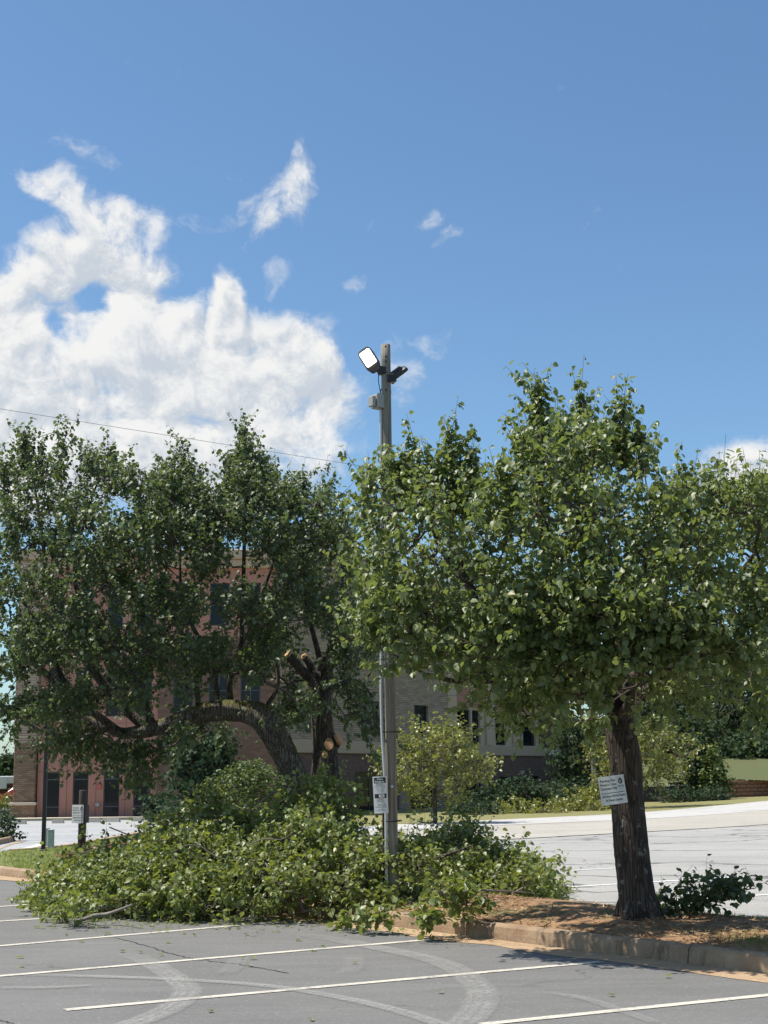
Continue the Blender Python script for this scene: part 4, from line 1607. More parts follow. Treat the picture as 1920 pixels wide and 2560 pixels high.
# old knot on the trunk's left side and a broken stub
limb_mesh(tk, [at(1556, 1930, YR - 0.02) - TR, at(1540, 1922, YR - 0.05) - TR, at(1530, 1905, YR - 0.05) - TR], [0.09, 0.06, 0.025], 12, 0.1, 4, 77)
limb_mesh(tk, [at(1580, 1880, YR - 0.2) - TR, at(1572, 1865, YR - 0.24) - TR, at(1560, 1838, YR - 0.25) - TR], [0.022, 0.018, 0.01], 8, 0.1, 4, 78)
tk.build('trunk', 'bark_lichen', rt, smooth=True)
CL_R = [
    (1300, 965, 70, 56), (1155, 945, 46, 50), (1225, 980, 85, 60), (1365, 990, 36, 50, 0.6),
    (905, 1010, 40, 40, 0.8), (850, 1050, 60, 54),
    (940, 1085, 70, 50), (1060, 1060, 70, 50, 0.9), (1150, 1045, 90, 66), (1260, 1070, 90, 80), (1350, 1080, 60, 60, 0.5), (1440, 1080, 60, 50, 0.8), (1500, 1040, 50, 36), (1560, 1070, 70, 55), (1640, 1060, 70, 55), (1720, 1080, 80, 70),
    (830, 1130, 60, 70, 0.9), (900, 1170, 60, 60, 0.6), (1010, 1130, 70, 60, 0.7), (1110, 1150, 80, 70), (1210, 1170, 80, 80, 0.9), (1320, 1180, 70, 70, 0.6), (1420, 1170, 80, 70), (1530, 1170, 90, 70), (1640, 1170, 80, 70),
    (800, 1240, 60, 70), (870, 1270, 80, 60), (980, 1240, 70, 50, 0.6), (1060, 1260, 90, 60), (1170, 1280, 90, 70), (1280, 1290, 90, 60, 0.9), (1390, 1270, 100, 70), (1500, 1290, 90, 70, 0.9), (1620, 1310, 90, 70), (1720, 1300, 80, 80),
    (790, 1340, 50, 60, 0.9), (870, 1380, 80, 60), (960, 1360, 80, 60), (1060, 1370, 80, 70, 0.9), (1170, 1390, 90, 60), (1290, 1380, 100, 70), (1400, 1380, 90, 70), (1510, 1400, 80, 60), (1620, 1410, 80, 60),
    (850, 1450, 45, 40, 0.8), (940, 1440, 60, 40, 0.8), (1040, 1470, 70, 50), (1140, 1490, 80, 50), (1230, 1480, 70, 50), (1320, 1470, 90, 60), (1400, 1480, 60, 40, 0.8), (1480, 1490, 80, 40, 0.8), (1590, 1480, 60, 36, 0.7), (1560, 1560, 40, 26, 0.35), (1640, 1550, 34, 36, 0.9),
    (1120, 1565, 50, 46, 1.0), (1040, 1530, 36, 30, 0.7), (1260, 1545, 60, 24, 0.6), (1400, 1560, 40, 30, 0.5), (1205, 1540, 40, 26, 0.6),
]
SPR, CR = clump_points(CL_R, YR, (1270, 1230), (560, 420), 1.95, 2500)
SPR, CR = keep_clear(SPR, CR, YR - 0.0, [(1325, 1640, 60, 75), (960, 1590, 125, 95), (1060, 1640, 60, 60), (1190, 1640, 40, 60), (925, 1500, 50, 40), (1490, 1590, 110, 26)])
cen = np.array(w2(1290, 1330, YR))
outw = unit(SPR - cen)
SD = unit(outw * 0.55 + unit(SPR - CR) * 0.35 + np.array((0, 0, 0.75)) + rng.normal(0, 0.35, SPR.shape))
lowm = SPR[:, 2] < cen[2] - 0.3
SD[lowm] = unit(outw[lowm] * 0.8 + np.array((0, 0, 0.15)) + rng.normal(0, 0.4, (lowm.sum(), 3)))
fP, fD = [], []
for (px, py, rx, ry, dy, n_) in [(1170, 1320, 62, 34, -1.9, 44), (1290, 1300, 66, 36, -2.1, 50), (1395, 1330, 66, 36, -2.2, 50), (1490, 1365, 60, 34, -2.0, 44), (1590, 1395, 60, 34, -1.8, 40), (1075, 1365, 56, 34, -1.8, 40), (880, 1310, 56, 36, -1.2, 40),
                                 (810, 1370, 44, 34, -0.9, 30), (1310, 1425, 62, 34, -1.9, 44), (960, 1395, 50, 30, -1.3, 34), (1180, 1425, 60, 30, -1.7, 40), (1430, 1430, 56, 30, -1.9, 40), (1650, 1330, 60, 40, -1.6, 36), (1120, 1530, 34, 26, -1.3, 26), (1640, 1530, 26, 22, -1.4, 18)]:
    c_ = np.array(w2(px, py, YR + dy))
    x_ = unit(rng.normal(0, 1, (n_, 3))) * (rng.uniform(0, 1, (n_, 1)) ** 0.4)
    fP.append(c_ + x_ * np.array((rx, rx * 0.8, ry)) * (K * (YR + dy) / FPX))
    fD.append(unit(x_ * 0.6 + np.array((0.0, -0.35, 0.45)) + rng.normal(0, 0.35, (n_, 3))))
SPR = np.concatenate([SPR] + fP)
SD = np.concatenate([SD] + fD)
xP, xD = spires([(1165, 785, 950, 34), (1258, 790, 950, 26), (1345, 832, 970, 36), (1210, 850, 950, 16), (970, 888, 1060, 20), (1016, 912, 1060, 18), (895, 908, 1040, 28), (862, 940, 1040, 16), (800, 968, 1070, 18),
                 (1540, 1003, 1070, 24), (1622, 996, 1070, 28), (1385, 890, 990, 16), (1440, 1020, 1090, 18), (1310, 880, 980, 20), (1490, 1020, 1080, 18), (930, 940, 1050, 14), (1120, 900, 1000, 18)], YR)
SPR = np.concatenate([SPR, xP])
SD = np.concatenate([SD, xD])
nl = foliage(rt, SPR, SD, 0.33, 0.066, 15, 'leaf_pear', limb_sample(limbsR[:], 0.25), 'twig_dark', droop=0.85, up=0.45, limbmax=0.02)
print('right leaves', nl)

# ---- left-hand tree with the sawn limbs
YLt = 20.6
LT = at(800, 2200, YLt)
LT.z = soil_z(LT) if 0 < isl_uv(LT)[1] < IW else gh(LT.x, LT.y) + 0.1
print('left tree', LT, isl_uv(LT))
lt = empty('pear_tree', LT)
tag(lt, 'broken pear tree with sawn limbs and a mossy arching bough above the brush heap', 'tree', 'pear trees on the planted bed')


def q7(zx, zy, Y=YLt):
    return at(640 + zx * 0.1719, 1580 + zy * 0.1719, Y)


tm = MB()
pxm = YLt / FPX
base_ = LT + Vector((0, 0, -0.2))
trunkL = [base_, at(806, 2060, YLt), at(812, 1960, YLt), q7(1010, 1900), q7(990, 1600), q7(960, 1250), q7(960, 900), q7(1000, 700), q7(1060, 480)]
limb_mesh(tm, [p - LT for p in trunkL], [52 * pxm, 44 * pxm, 38 * pxm, 34 * pxm, 29 * pxm, 26 * pxm, 24 * pxm, 18 * pxm, 13 * pxm], 36, 0.05, 8, 5)
stubA = [q7(930, 880), q7(800, 700), q7(640, 530), q7(470, 340)]
stubB = [q7(920, 760), q7(840, 600, YLt + .1), q7(770, 450, YLt + .1), q7(705, 362, YLt + .1)]
for st_, rr_ in ((stubA, [16 * pxm, 13 * pxm, 11.5 * pxm, 10.5 * pxm]), (stubB, [15 * pxm, 11 * pxm, 9 * pxm, 8 * pxm])):
    limb_mesh(tm, [p - LT for p in st_], rr_, 20, 0.05, 6, 9)
# saw-cut stubs on the trunk
for (zx, zy, r, off_) in ((1060, 1630, 0.085, 0.14), (1003, 1790, 0.048, 0.16), (1215, 1590, 0.08, 0.0)):
    pass
tm.build('trunk', 'bark', lt, smooth=True)
mm = MB()
bough = [at(800, 2120, YLt - 0.05), at(765, 2000, YLt - 0.15), q7(560, 2060, YLt - 0.25), q7(330, 1640, YLt - 0.3), q7(90, 1260, YLt - 0.3), at(600, 1778, YLt - 0.25), at(530, 1778, YLt - 0.2), at(460, 1800, YLt - 0.15), at(380, 1822, YLt - 0.1), at(300, 1832, YLt), at(230, 1800, YLt + 0.1), at(150, 1760, YLt + 0.2)]
limb_mesh(mm, [p - LT for p in bough], [30 * pxm, 33 * pxm, 27 * pxm, 31 * pxm, 34 * pxm, 25 * pxm, 25 * pxm, 22 * pxm, 18 * pxm, 13 * pxm, 8 * pxm, 4 * pxm], 34, 0.11, 7, 12)
mm.build('mossy_bough', 'bark_moss', lt, smooth=True)


def stub_face(p, prev, r):
    n_ = ((p - prev).normalized() + Vector((-0.15, -0.75, 0.0))).normalized()
    cut_face(lt, p + n_ * 0.022, n_, r, 0.06)


stub_face(stubA[-1], stubA[-2], 10.5 * pxm * 1.04)
stub_face(stubB[-1], stubB[-2], 8 * pxm * 1.04)
for (zx, zy, r, sy, nx_) in ((1060, 1630, 0.062, 1.35, (0.05, -0.9, 0.30)), (1003, 1790, 0.042, 1.1, (-0.05, -0.9, 0.2))):
    p = q7(zx, zy, YLt - 26 * pxm - 0.03)
    sb = MB()
    limb_mesh(sb, [q7(zx, zy, YLt - 0.02) - lt.location, q7(zx, zy, YLt - 0.1) - lt.location, p - lt.location], [r * 1.15, r * 1.1, r * 1.02], 16, 0.03, 3, 31)
    sb.build('sawn_stub', 'bark', lt, smooth=True)
    cut_face(lt, p + Vector(nx_) * 0.015, nx_, r * 1.04, 0.04, sy)
pR = q7(1195, 1560, YLt - 0.05)
sb = MB()
limb_mesh(sb, [q7(1060, 1700) - lt.location, q7(1140, 1640) - lt.location, pR - lt.location], [0.10, 0.085, 0.07], 16, 0.05, 3, 32)
sb.build('sawn_stub', 'bark', lt, smooth=True)
cut_face(lt, pR + Vector((0.75, -0.45, 0.4)).normalized() * 0.03, (0.75, -0.35, 0.45), 0.082, 0.04, 1.2)

# upright sprouts and the left-hand limbs
limbsL = []
sp_m = MB()
for pts, rr_ in [
    ([(475, 1530), (455, 1430), (395, 1300), (390, 1150), (393, 980)], [0.05, 0.04, 0.03, 0.02, 0.006]),
    ([(500, 1530), (497, 1470), (520, 1400), (527, 1200), (528, 1050), (528, 920)], [0.055, 0.05, 0.045, 0.032, 0.02, 0.006]),
    ([(520, 1400), (560, 1300), (600, 1180), (605, 1060)], [0.03, 0.025, 0.02, 0.006]),
    ([(690, 1420), (662, 1300), (655, 1150), (655, 1020)], [0.05, 0.035, 0.02, 0.006]),
    ([(690, 1450), (730, 1350), (740, 1200), (720, 1080)], [0.05, 0.04, 0.02, 0.006]),
    ([(430, 1545), (420, 1450), (400, 1380), (330, 1250), (300, 1100), (310, 1020)], [0.05, 0.045, 0.04, 0.03, 0.02, 0.006]),
    ([(330, 1585), (250, 1510), (160, 1390), (110, 1290), (90, 1150), (60, 950)], [0.09, 0.08, 0.065, 0.05, 0.03, 0.008]),
    ([(330, 1570), (280, 1440), (210, 1340), (160, 1250), (190, 1100), (230, 1000)], [0.08, 0.065, 0.055, 0.04, 0.025, 0.008]),
    ([(270, 1590), (150, 1500), (60, 1420), (-60, 1330), (-160, 1280)], [0.07, 0.06, 0.05, 0.04, 0.01]),
    ([(150, 1500), (60, 1310), (0, 1270), (-90, 1230)], [0.05, 0.045, 0.045, 0.02]),
    ([(240, 1570), (180, 1590), (100, 1580), (20, 1540), (-80, 1520)], [0.05, 0.04, 0.03, 0.025, 0.01]),
    ([(300, 1590), (290, 1640), (320, 1690)], [0.025, 0.018, 0.008]),
    ([(690, 1500), (760, 1470), (800, 1500), (810, 1580)], [0.04, 0.03, 0.02, 0.008]),
    ([(560, 1545), (600, 1480), (590, 1380), (610, 1280), (640, 1150)], [0.04, 0.035, 0.03, 0.02, 0.006]),
]:
    dy = random.uniform(-0.5, 0.5)
    P_ = limb_mesh(sp_m, [w2(x, y, YLt - 0.1 + dy * (k / max(1, len(pts) - 1))) - LT for k, (x, y) in enumerate(pts)], [r * 0.85 for r in rr_], 8, 0.06, 6, len(limbsL) + 50)
    limbsL.append([p + LT for p in P_])
sp_m.build('limbs', 'bark', lt, smooth=True)
limbsL.append([Vector(p) for p in bough[4:]])
CL_L = [
    (528, 1030, 46, 46, 1.2), (393, 1030, 40, 40), (345, 1055, 56, 44), (440, 1080, 50, 40, 0.8), (580, 1045, 40, 50), (475, 1100, 50, 46, 0.8), (640, 1065, 45, 44, 0.8), (700, 1075, 40, 50, 0.8), (740, 1130, 34, 56, 0.8),
    (10, 1005, 40, 44), (110, 1015, 50, 40, 0.8), (200, 985, 50, 40), (245, 1020, 34, 40, 0.7), (290, 1040, 36, 44, 0.6), (60, 1070, 70, 60), (160, 1080, 60, 60, 0.8), (-60, 1040, 60, 70),
    (340, 1120, 70, 60), (430, 1130, 60, 60), (530, 1110, 60, 60), (610, 1130, 60, 60, 0.9), (690, 1160, 60, 60), (250, 1140, 56, 60, 0.8), (30, 1170, 70, 60, 0.8), (130, 1180, 60, 50, 0.8), (-70, 1180, 70, 60),
    (340, 1210, 70, 60, 0.7), (440, 1220, 60, 60, 0.8), (560, 1200, 50, 50, 0.5), (650, 1240, 60, 60, 0.9), (740, 1240, 50, 60, 0.9), (230, 1240, 70, 60), (100, 1270, 60, 50, 0.7), (10, 1280, 60, 60, 0.6),
    (300, 1310, 80, 60), (410, 1320, 60, 60, 0.7), (500, 1310, 50, 50, 0.6), (590, 1330, 60, 60, 0.8), (690, 1340, 60, 60, 0.9), (770, 1340, 50, 60, 0.9), (180, 1350, 60, 60, 0.8), (60, 1380, 70, 50, 0.8), (-50, 1350, 70, 60, 0.6),
    (110, 1440, 80, 50, 0.9), (220, 1430, 70, 60), (330, 1410, 70, 60, 0.9), (430, 1410, 56, 50, 0.6), (560, 1420, 50, 50, 0.5), (630, 1490, 50, 60, 0.6), (740, 1440, 50, 60), (800, 1440, 40, 60, 0.9), (30, 1480, 60, 50), (-60, 1450, 60, 60, 0.8),
    (60, 1550, 70, 46, 1.6), (170, 1540, 80, 50, 1.5), (280, 1510, 70, 50), (380, 1490, 60, 50, 0.8), (180, 1620, 80, 44, 1.6), (260, 1640, 60, 50, 1.5), (110, 1630, 50, 30, 1.0), (330, 1660, 46, 60, 0.9), (390, 1600, 50, 40, 0.8), (10, 1590, 36, 30, 0.6), (450, 1600, 40, 26, 0.5), (295, 1690, 24, 30, 0.8),
    (470, 1455, 60, 44, 0.9), (545, 1480, 50, 40, 0.9), (600, 1430, 50, 50, 0.9), (560, 1370, 50, 50, 0.8), (640, 1540, 60, 60, 1.3), (730, 1500, 50, 60, 1.2), (770, 1530, 50, 60, 1.2), (800, 1600, 40, 46, 1.2), (745, 1580, 30, 40, 0.7), (600, 1560, 40, 40, 0.4),
]
SPL, CL_ = clump_points(CL_L, YLt, (370, 1290), (480, 400), 2.2, 4900)
SPL, CL_ = keep_clear(SPL, CL_, YLt + 0.15, [(638, 1440, 48, 52), (620, 1610, 46, 60), (692, 1570, 34, 100), (705, 1620, 44, 36), (220, 1690, 130, 30)])
cen = np.array(w2(370, 1450, YLt))
outw = unit(SPL - cen)
SDl = unit(outw * 0.30 + unit(SPL - CL_) * 0.3 + np.array((0, 0, 0.95)) + rng.normal(0, 0.30, SPL.shape))
lowm = SPL[:, 2] < w2(370, 1480, YLt).z
SDl[lowm] = unit(outw[lowm] * 0.6 + np.array((0, 0, -0.05)) + rng.normal(0, 0.5, (lowm.sum(), 3)))
xP, xD = spires([(528, 862, 1040, 30), (528, 900, 1050, 36), (393, 918, 1050, 32), (405, 960, 1060, 36), (365, 950, 1060, 22), (560, 925, 1060, 24), (500, 930, 1060, 20), (130, 866, 990, 22), (50, 872, 1000, 26), (90, 910, 1000, 18), (240, 930, 1030, 22), (60, 900, 1000, 26), (580, 962, 1070, 18), (655, 982, 1070, 9), (700, 1012, 1090, 12), (345, 985, 1060, 20),
                 (440, 1000, 1070, 18), (740, 1078, 1170, 14), (620, 1008, 1090, 10), (8, 945, 1050, 22), (180, 940, 1020, 18), (490, 985, 1070, 14), (680, 1010, 1090, 8), (555, 975, 1070, 12), (760, 1120, 1200, 12)], YLt)
SPL = np.concatenate([SPL, xP])
SDl = np.concatenate([SDl, xD])
nl = foliage(lt, SPL, SDl, 0.36, 0.061, 16, 'leaf_pear_dark', limb_sample(limbsL, 0.25), 'twig_dark', droop=0.85, up=0.45, limbmax=0.022)
print('left leaves', nl)

# ================================================================== BRUSH HEAPS
def heap(name, label, top, Y0, Y1, total, leafL, base_py, lean=0.0, tb=0.0, front=0.30, mat='leaf_cut', y0add=lambda px: 0.0):
    """heap of cut leafy branches: shoots spread over a mound whose crest follows the photographed outline"""
    tx = [t[0] * K for t in top]
    ty = [t[1] * K for t in top]
    pts, dirs = [], []
    c = gp(sum(tx) / len(tx), base_py)
    root = empty(name, (c.x, (Y0 + Y1) / 2, gh(c.x, c.y)))
    for _ in range(total):
        px = random.uniform(tx[0], tx[-1])
        s_ = random.random() ** 0.8
        Y00 = Y0 + y0add(px)
        Y = Y00 + (Y1 - Y00) * s_
        crest = at(px, float(np.interp(px, tx, ty)), Y0 + (Y1 - Y0) * 0.62)
        prof = front + (1 - front) * sm(0, 0.62, s_) if s_ < 0.62 else 1 - 0.5 * sm(0.62, 1.0, s_)
        X = at(px, base_py, Y).x
        g0 = gh(X, Y)
        ztop = max(0.06, (crest.z - g0) * prof) - 0.12
        lump = 0.85 + 0.22 * math.sin(X * 2.3 + Y * 1.7) * math.sin(Y * 2.9 - X * 1.1)
        z = g0 + max(0.03, ztop * lump * (1 - (random.random() ** 2.2) * 0.85))
        pts.append((X, Y, z))
        dirs.append((random.gauss(0, 0.7) + lean, random.gauss(-0.35, 0.6), random.gauss(0.25, 0.45)))
    SP = np.array(pts)
    SD_ = unit(np.array(dirs))
    SP[:, 2] = np.maximum(SP[:, 2], 0.03)
    nodes = []
    for _ in range(26):
        px = random.uniform(tx[0] + 30, tx[-1] - 30)
        Y = random.uniform(Y0 + 0.2, Y1)
        X = at(px, base_py, Y).x
        nodes.append((X, Y, gh(X, Y) + random.uniform(0.05, 0.35)))
    for q_ in range(9):
        px = random.uniform(tx[0] + 90, tx[-1] - 60)
        s_ = random.uniform(0.08, 0.6)
        Y = Y0 + y0add(px) + (Y1 - Y0) * s_
        crest = at(px, float(np.interp(px, tx, ty)), Y0 + (Y1 - Y0) * 0.62)
        X = at(px, base_py, Y).x
        zt_ = max(0.12, (crest.z - gh(X, Y)) * (front + (1 - front) * sm(0, 0.62, s_))) * 0.97
        a = random.uniform(-0.6, 0.6) + (math.pi if random.random() < 0.5 else 0)
        dv = Vector((math.cos(a), math.sin(a) * 0.5 - 0.25, random.uniform(-0.7, 0.5))) * random.uniform(0.3, 0.6)
        p0 = Vector((X, Y, gh(X, Y) + zt_)) - root.location
        sb_ = MB()
        rr_ = random.uniform(0.006, 0.014)
        limb_mesh(sb_, [p0 - dv * 0.5, p0 + Vector((random.gauss(0, 0.04), 0, random.gauss(0, 0.04))), p0 + dv * 0.5, p0 + dv * 0.8 + Vector((0, 0, 0.05))], [rr_, rr_ * 0.85, rr_ * 0.7, rr_ * 0.4], 7, 0.1, 3, q_)
        sb_.build('bare_stem', 'twig', root, smooth=True)
    n_ = foliage(root, SP, SD_, 0.34, leafL, 15, mat, np.array(nodes), 'twig', droop=0.5, tint_bias=tb, up=0.5, crown_name='leaves', branch_name='cut_branches', limbmax=0.03)
    tag(root, label, 'brush pile', 'heaps of cut branches')
    print(name, n_)
    return root


h1 = heap('brush_pile', 'large heap of cut leafy branches spilling from the bed onto the asphalt', [(85, 1930), (110, 1900), (150, 1855), (215, 1815), (280, 1785), (330, 1752), (390, 1740), (440, 1712), (520, 1705), (580, 1715), (640, 1675), (690, 1660), (735, 1685), (765, 1710), (772, 1760), (810, 1790), (860, 1830), (895, 1890)], 16.4, 20.3, 3900, 0.064, 2270, tb=0.08, front=0.48, y0add=lambda px: float(np.interp(px, [60, 200, 420, 700], [1.5, 0.9, 0.3, 0.0])))
h2 = heap('brush_pile', 'smaller paler heap of cut branches right of the wooden pole', [(795, 1812), (850, 1795), (885, 1768), (940, 1748), (985, 1765), (1030, 1785), (1060, 1815), (1090, 1845), (1120, 1870), (1150, 1890), (1190, 1925)], 16.75, 20.4, 2000, 0.062, 2250, lean=0.3, tb=0.12, front=0.3, y0add=lambda px: float(np.interp(px, [900, 1010, 1100, 1400], [0.0, 0.15, 0.9, 1.3])))


def branch(name, label, spine, r, shoots, leafL, slen=0.28, mat='leaf_cut', group='loose cut branches', tb=0.0, dirbias=(0, 0, 0.3), bark='twig_grey', spreadp=0.12):
    P_ = catmull(spine, 6)
    root = empty(name, P_[0])
    mb = MB()
    mb.tube([p - root.location for p in P_], lerp_list(r, len(P_)), 9, True, 0.08, 3)
    mb.build('stem', bark, root, smooth=True)
    if shoots:
        S, D = [], []
        for _ in range(shoots):
            i = random.uniform(0.15, 1) * (len(P_) - 1.001)
            k = int(i)
            q = P_[k].lerp(P_[k + 1], i - k) + Vector((random.gauss(0, spreadp), random.gauss(0, spreadp), abs(random.gauss(0, spreadp * 0.8))))
            g0 = gh(q.x, q.y) + 0.03
            a_, b2 = isl_uv(q)
            if 0 < b2 < IW and UA < a_ < UB:
                g0 = soil_z(q) + 0.02
            q.z = max(q.z, g0)
            S.append(tuple(q))
            D.append((random.gauss(dirbias[0], 0.6), random.gauss(dirbias[1], 0.6), random.gauss(dirbias[2], 0.4)))
        foliage(root, np.array(S), unit(np.array(D)), slen, leafL, 10, mat, limb_sample([P_], 0.1), 'twig', droop=0.4, tint_bias=tb, crown_name='leaves', branch_name='twigs', limbmax=0.012, r0=0.0025)
    tag(root, label, 'branch', group)
    return root


def sg(px, py, h=0.0):
    """point h above the bed or ground seen at a pixel"""
    q = soil_gp(px, py)
    a_, b2 = isl_uv(q)
    if not (0.1 < b2 < IW - 0.1):
        q = gp(px, py)
    return q + Vector((0, 0, h))


def over(px, py, h):
    return gp(px, py, h)


branch('cut_branch', 'dark green cut branch lying at the foot of the sign tree', [sg(1640, 2290, 0.03), at(1715, 2272, YR + 0.1), at(1780, 2252, YR + 0.2), at(1840, 2232, YR + 0.3)], [0.02, 0.016, 0.012, 0.005], 85, 0.074, 0.2, 'leaf_pear_dark', dirbias=(0.12, 0, 0.25), spreadp=0.125)
bb0 = sg(985, 2205, 0.15)
branch('cut_branch', 'thick bare grey limb slanting up out of the paler heap', [at(990, 2200, 17.9), at(1040, 2172, 17.8), at(1085, 2148, 17.7), at(1130, 2133, 17.6), at(1185, 2112, 17.7)], [0.034, 0.03, 0.026, 0.02, 0.008], 0, 0.07, bark='bark')
branch('cut_branch', 'leafy branch heaped against the foot of the wooden pole', [at(890, 2235, 16.95), at(940, 2175, 16.95), at(990, 2160, 17.0), at(1050, 2205, 17.1)], [0.022, 0.018, 0.014, 0.006], 120, 0.066, 0.26, tb=0.05, dirbias=(0.1, -0.1, 0.35), spreadp=0.17)
branch('cut_branch', 'leafy sprig drooping over the kerb edge beside the pole', [over(1010, 2285, 0.22), over(1060, 2290, 0.22), over(1085, 2305, 0.2)], [0.008, 0.006, 0.003], 20, 0.075, 0.16, dirbias=(0.2, -0.6, -0.2), spreadp=0.05)
branch('cut_branch', 'leafy sprig lying across the end of the kerb in front of the large heap', [over(840, 2305, 0.06), over(900, 2300, 0.14), over(960, 2292, 0.18)], [0.008, 0.006, 0.003], 26, 0.075, 0.16, dirbias=(0.3, -0.4, 0.0), spreadp=0.06)
branch('cut_branch', 'leafy branch hanging low over the bed between the two kerb sprigs', [over(1100, 2230, 0.45), over(1150, 2255, 0.35), over(1180, 2275, 0.25)], [0.012, 0.009, 0.004], 46, 0.075, 0.18, dirbias=(0.1, -0.4, -0.15), spreadp=0.12)
branch('cut_branch', 'upright leafy branch at the right end of the paler heap', [over(1280, 2235, 0.2), over(1320, 2210, 0.3), at(1340, 2180, 19.0)], [0.012, 0.009, 0.004], 55, 0.072, 0.2, dirbias=(0.2, 0, 0.6), spreadp=0.16)
branch('cut_branch', 'thin bare grey branch lying along the foot of the paler heap', [over(1080, 2232, 0.33), over(1150, 2225, 0.33), over(1260, 2228, 0.28), over(1330, 2232, 0.22)], [0.014, 0.014, 0.011, 0.006], 0, 0.07)
branch('cut_branch', 'forked bare grey branch at the front left foot of the large heap', [gp(205, 2306) + Vector((0, 0, 0.03)), over(235, 2290, 0.1), over(270, 2285, 0.12), over(330, 2262, 0.25)], [0.022, 0.026, 0.022, 0.012], 0, 0.07)
branch('cut_branch', 'curved bare grey branch just above the forked one', [over(185, 2282, 0.08), over(215, 2268, 0.16), over(260, 2268, 0.15), over(300, 2275, 0.08)], [0.016, 0.018, 0.014, 0.008], 0, 0.07)
branch('cut_branch', 'leafy twig end lying foremost left on the asphalt', [gp(130, 2296) + Vector((0, 0, 0.06)), over(165, 2284, 0.12), over(215, 2276, 0.2)], [0.008, 0.006, 0.003], 34, 0.07, 0.18, dirbias=(-0.3, -0.3, 0.15), spreadp=0.1)

# loose leaves: litter fringe as one mass, the clearest ones singly
Pp = []
for _ in range(900):
    px = random.uniform(120, 1150)
    py = 2292 + abs(random.gauss(0, 16)) + max(0, (px - 800) * 0.06)
    p = gp(px, py)
    a_, b2 = isl_uv(p)
    if -0.1 < b2 < 0.2:
        continue
    if b2 > 0:
        p.z = soil_z(p)
    Pp.append((p.x, p.y, p.z + 0.018))
Pp = np.array(Pp)
n = len(Pp)
th = rng.uniform(0, 6.28, n)
setting(scatter('leaf_litter', Pp, np.stack([np.cos(th), np.sin(th), rng.normal(0, 0.15, n)], 1), np.stack([rng.normal(0, 0.25, n), rng.normal(0, 0.25, n), np.ones(n)], 1), rng.uniform(0.02, 0.06, n), rng.uniform(0.015, 0.05, n), rng.beta(2, 2, n), 'leaf_cut'), 'stuff')
FL = [(85, 2321), (100, 2323), (60, 2396), (212, 2357), (330, 2314), (375, 2316), (345, 2383), (410, 2390), (278, 2336), (455, 2336), (460, 2336), (483, 2341), (540, 2323), (590, 2324), (612, 2340), (752, 2352), (805, 2371), (788, 2378), (610, 2398), (626, 2399), (620, 2417), (425, 2359), (48, 2419), (1663, 2446), (1535, 2493), (1098, 2483), (773, 2551), (530, 2533), (1240, 2343), (900, 2335), (1175, 2340), (310, 2382), (880, 2410), (700, 2330)]
for i, (px, py) in enumerate(FL):
    p = gp(px, py)
    a = random.uniform(0, 6.28)
    n1_ = np.array([[random.gauss(0, 0.25), random.gauss(0, 0.25), 1.0]])
    o = scatter('fallen_leaf', np.array([[0, 0, 0.012]]), np.array([[math.cos(a), math.sin(a), random.gauss(0.1, 0.1)]]), n1_, np.array([random.uniform(0.05, 0.08)]), np.array([random.uniform(0.045, 0.07)]), np.array([random.choice([0.2, 0.5, 0.8, 0.95])]), 'leaf_cut')
    o.location = p
    tag(o, 'small green leaf lying loose on the grey parking asphalt', 'leaf', 'fallen leaves on the asphalt')

# ================================================================== LIGHT POLE
PB_ = soil_gp(982, 2262)
YP = PB_.y
print('pole', PB_, isl_uv(PB_))
ptop = at(964, 862, YP - 0.1)
pole = empty('light_pole', PB_)
tag(pole, 'weathered round wooden light pole with conduit rising between the trees', 'pole')
ax = (ptop - PB_)
nP = 30
pp = [PB_ + ax * (k / nP) for k in range(nP + 1)]
pp[0] = PB_ - Vector((0, 0, 0.2))
rad = [(14.6 - 2.6 * k / nP) * YP / FPX for k in range(nP + 1)]
mb = MB()
mb.tube([p - PB_ for p in pp], rad, 24, True, 0.012, 4)
mb.build('shaft', 'pole_wood', pole, smooth=True)
hl = MB()


def on_pole(py, dx=0.0, dy=0.0):
    t = (at(975, py, YP).z - PB_.z) / ax.z
    return PB_ + ax * t + Vector((dx, dy, 0))


for py in (876, 900, 912, 939, 983):
    c_ = on_pole(py, 0.0, -12.3 * YP / FPX) - PB_
    hl.tube([c_ + Vector((0, 0.006, 0)), c_ + Vector((0, -0.004, 0))], [0.012, 0.012], 10)
hl.build('bolt_hole', 'sign_black', pole)
cd = MB()
rpx = YP / FPX
cpts = [on_pole(py, dx * rpx, dy) - PB_ for py, dx, dy in [(1012, -14.5, -0.02), (1150, -15, -0.02), (1400, -17, -0.02), (1600, -20, -0.03), (1720, -22, -0.05), (1830, -21, -0.06), (1900, -17.5, -0.07), (2000, -14, -0.07), (2100, -14, -0.07), (2262, -14.5, -0.07)]]
cd.tube(catmull(cpts, 6), [0.019] * (len(cpts) * 6 - 5), 12)
cd.build('conduit', 'conduit', pole, smooth=True)
cd = MB()
cp2 = [on_pole(py, dx * rpx, 0.0) - PB_ for py, dx in [(1700, -20), (1850, -19.5), (1990, -20), (2100, -20.5), (2262, -21)]]
cd.tube(catmull(cp2, 4), [0.014] * (len(cp2) * 4 - 3), 8)
cd.build('ground_wire_moulding', 'post_wood', pole, smooth=True)
for py in (2052, 1830):
    st = MB()
    c_ = on_pole(py) - PB_
    rr_ = 15 * rpx + 0.03
    pts_ = [c_ + Vector((math.cos(t) * rr_ * 1.12, math.sin(t) * rr_, 0)) for t in np.linspace(0, 2 * math.pi, 25)]
    st.tube(pts_, [0.008] * 25, 6, False)
    st.build('strap', 'black_metal', pole)
bt = MB()
c_ = on_pole(1966, 2 * rpx, -14.5 * rpx) - PB_
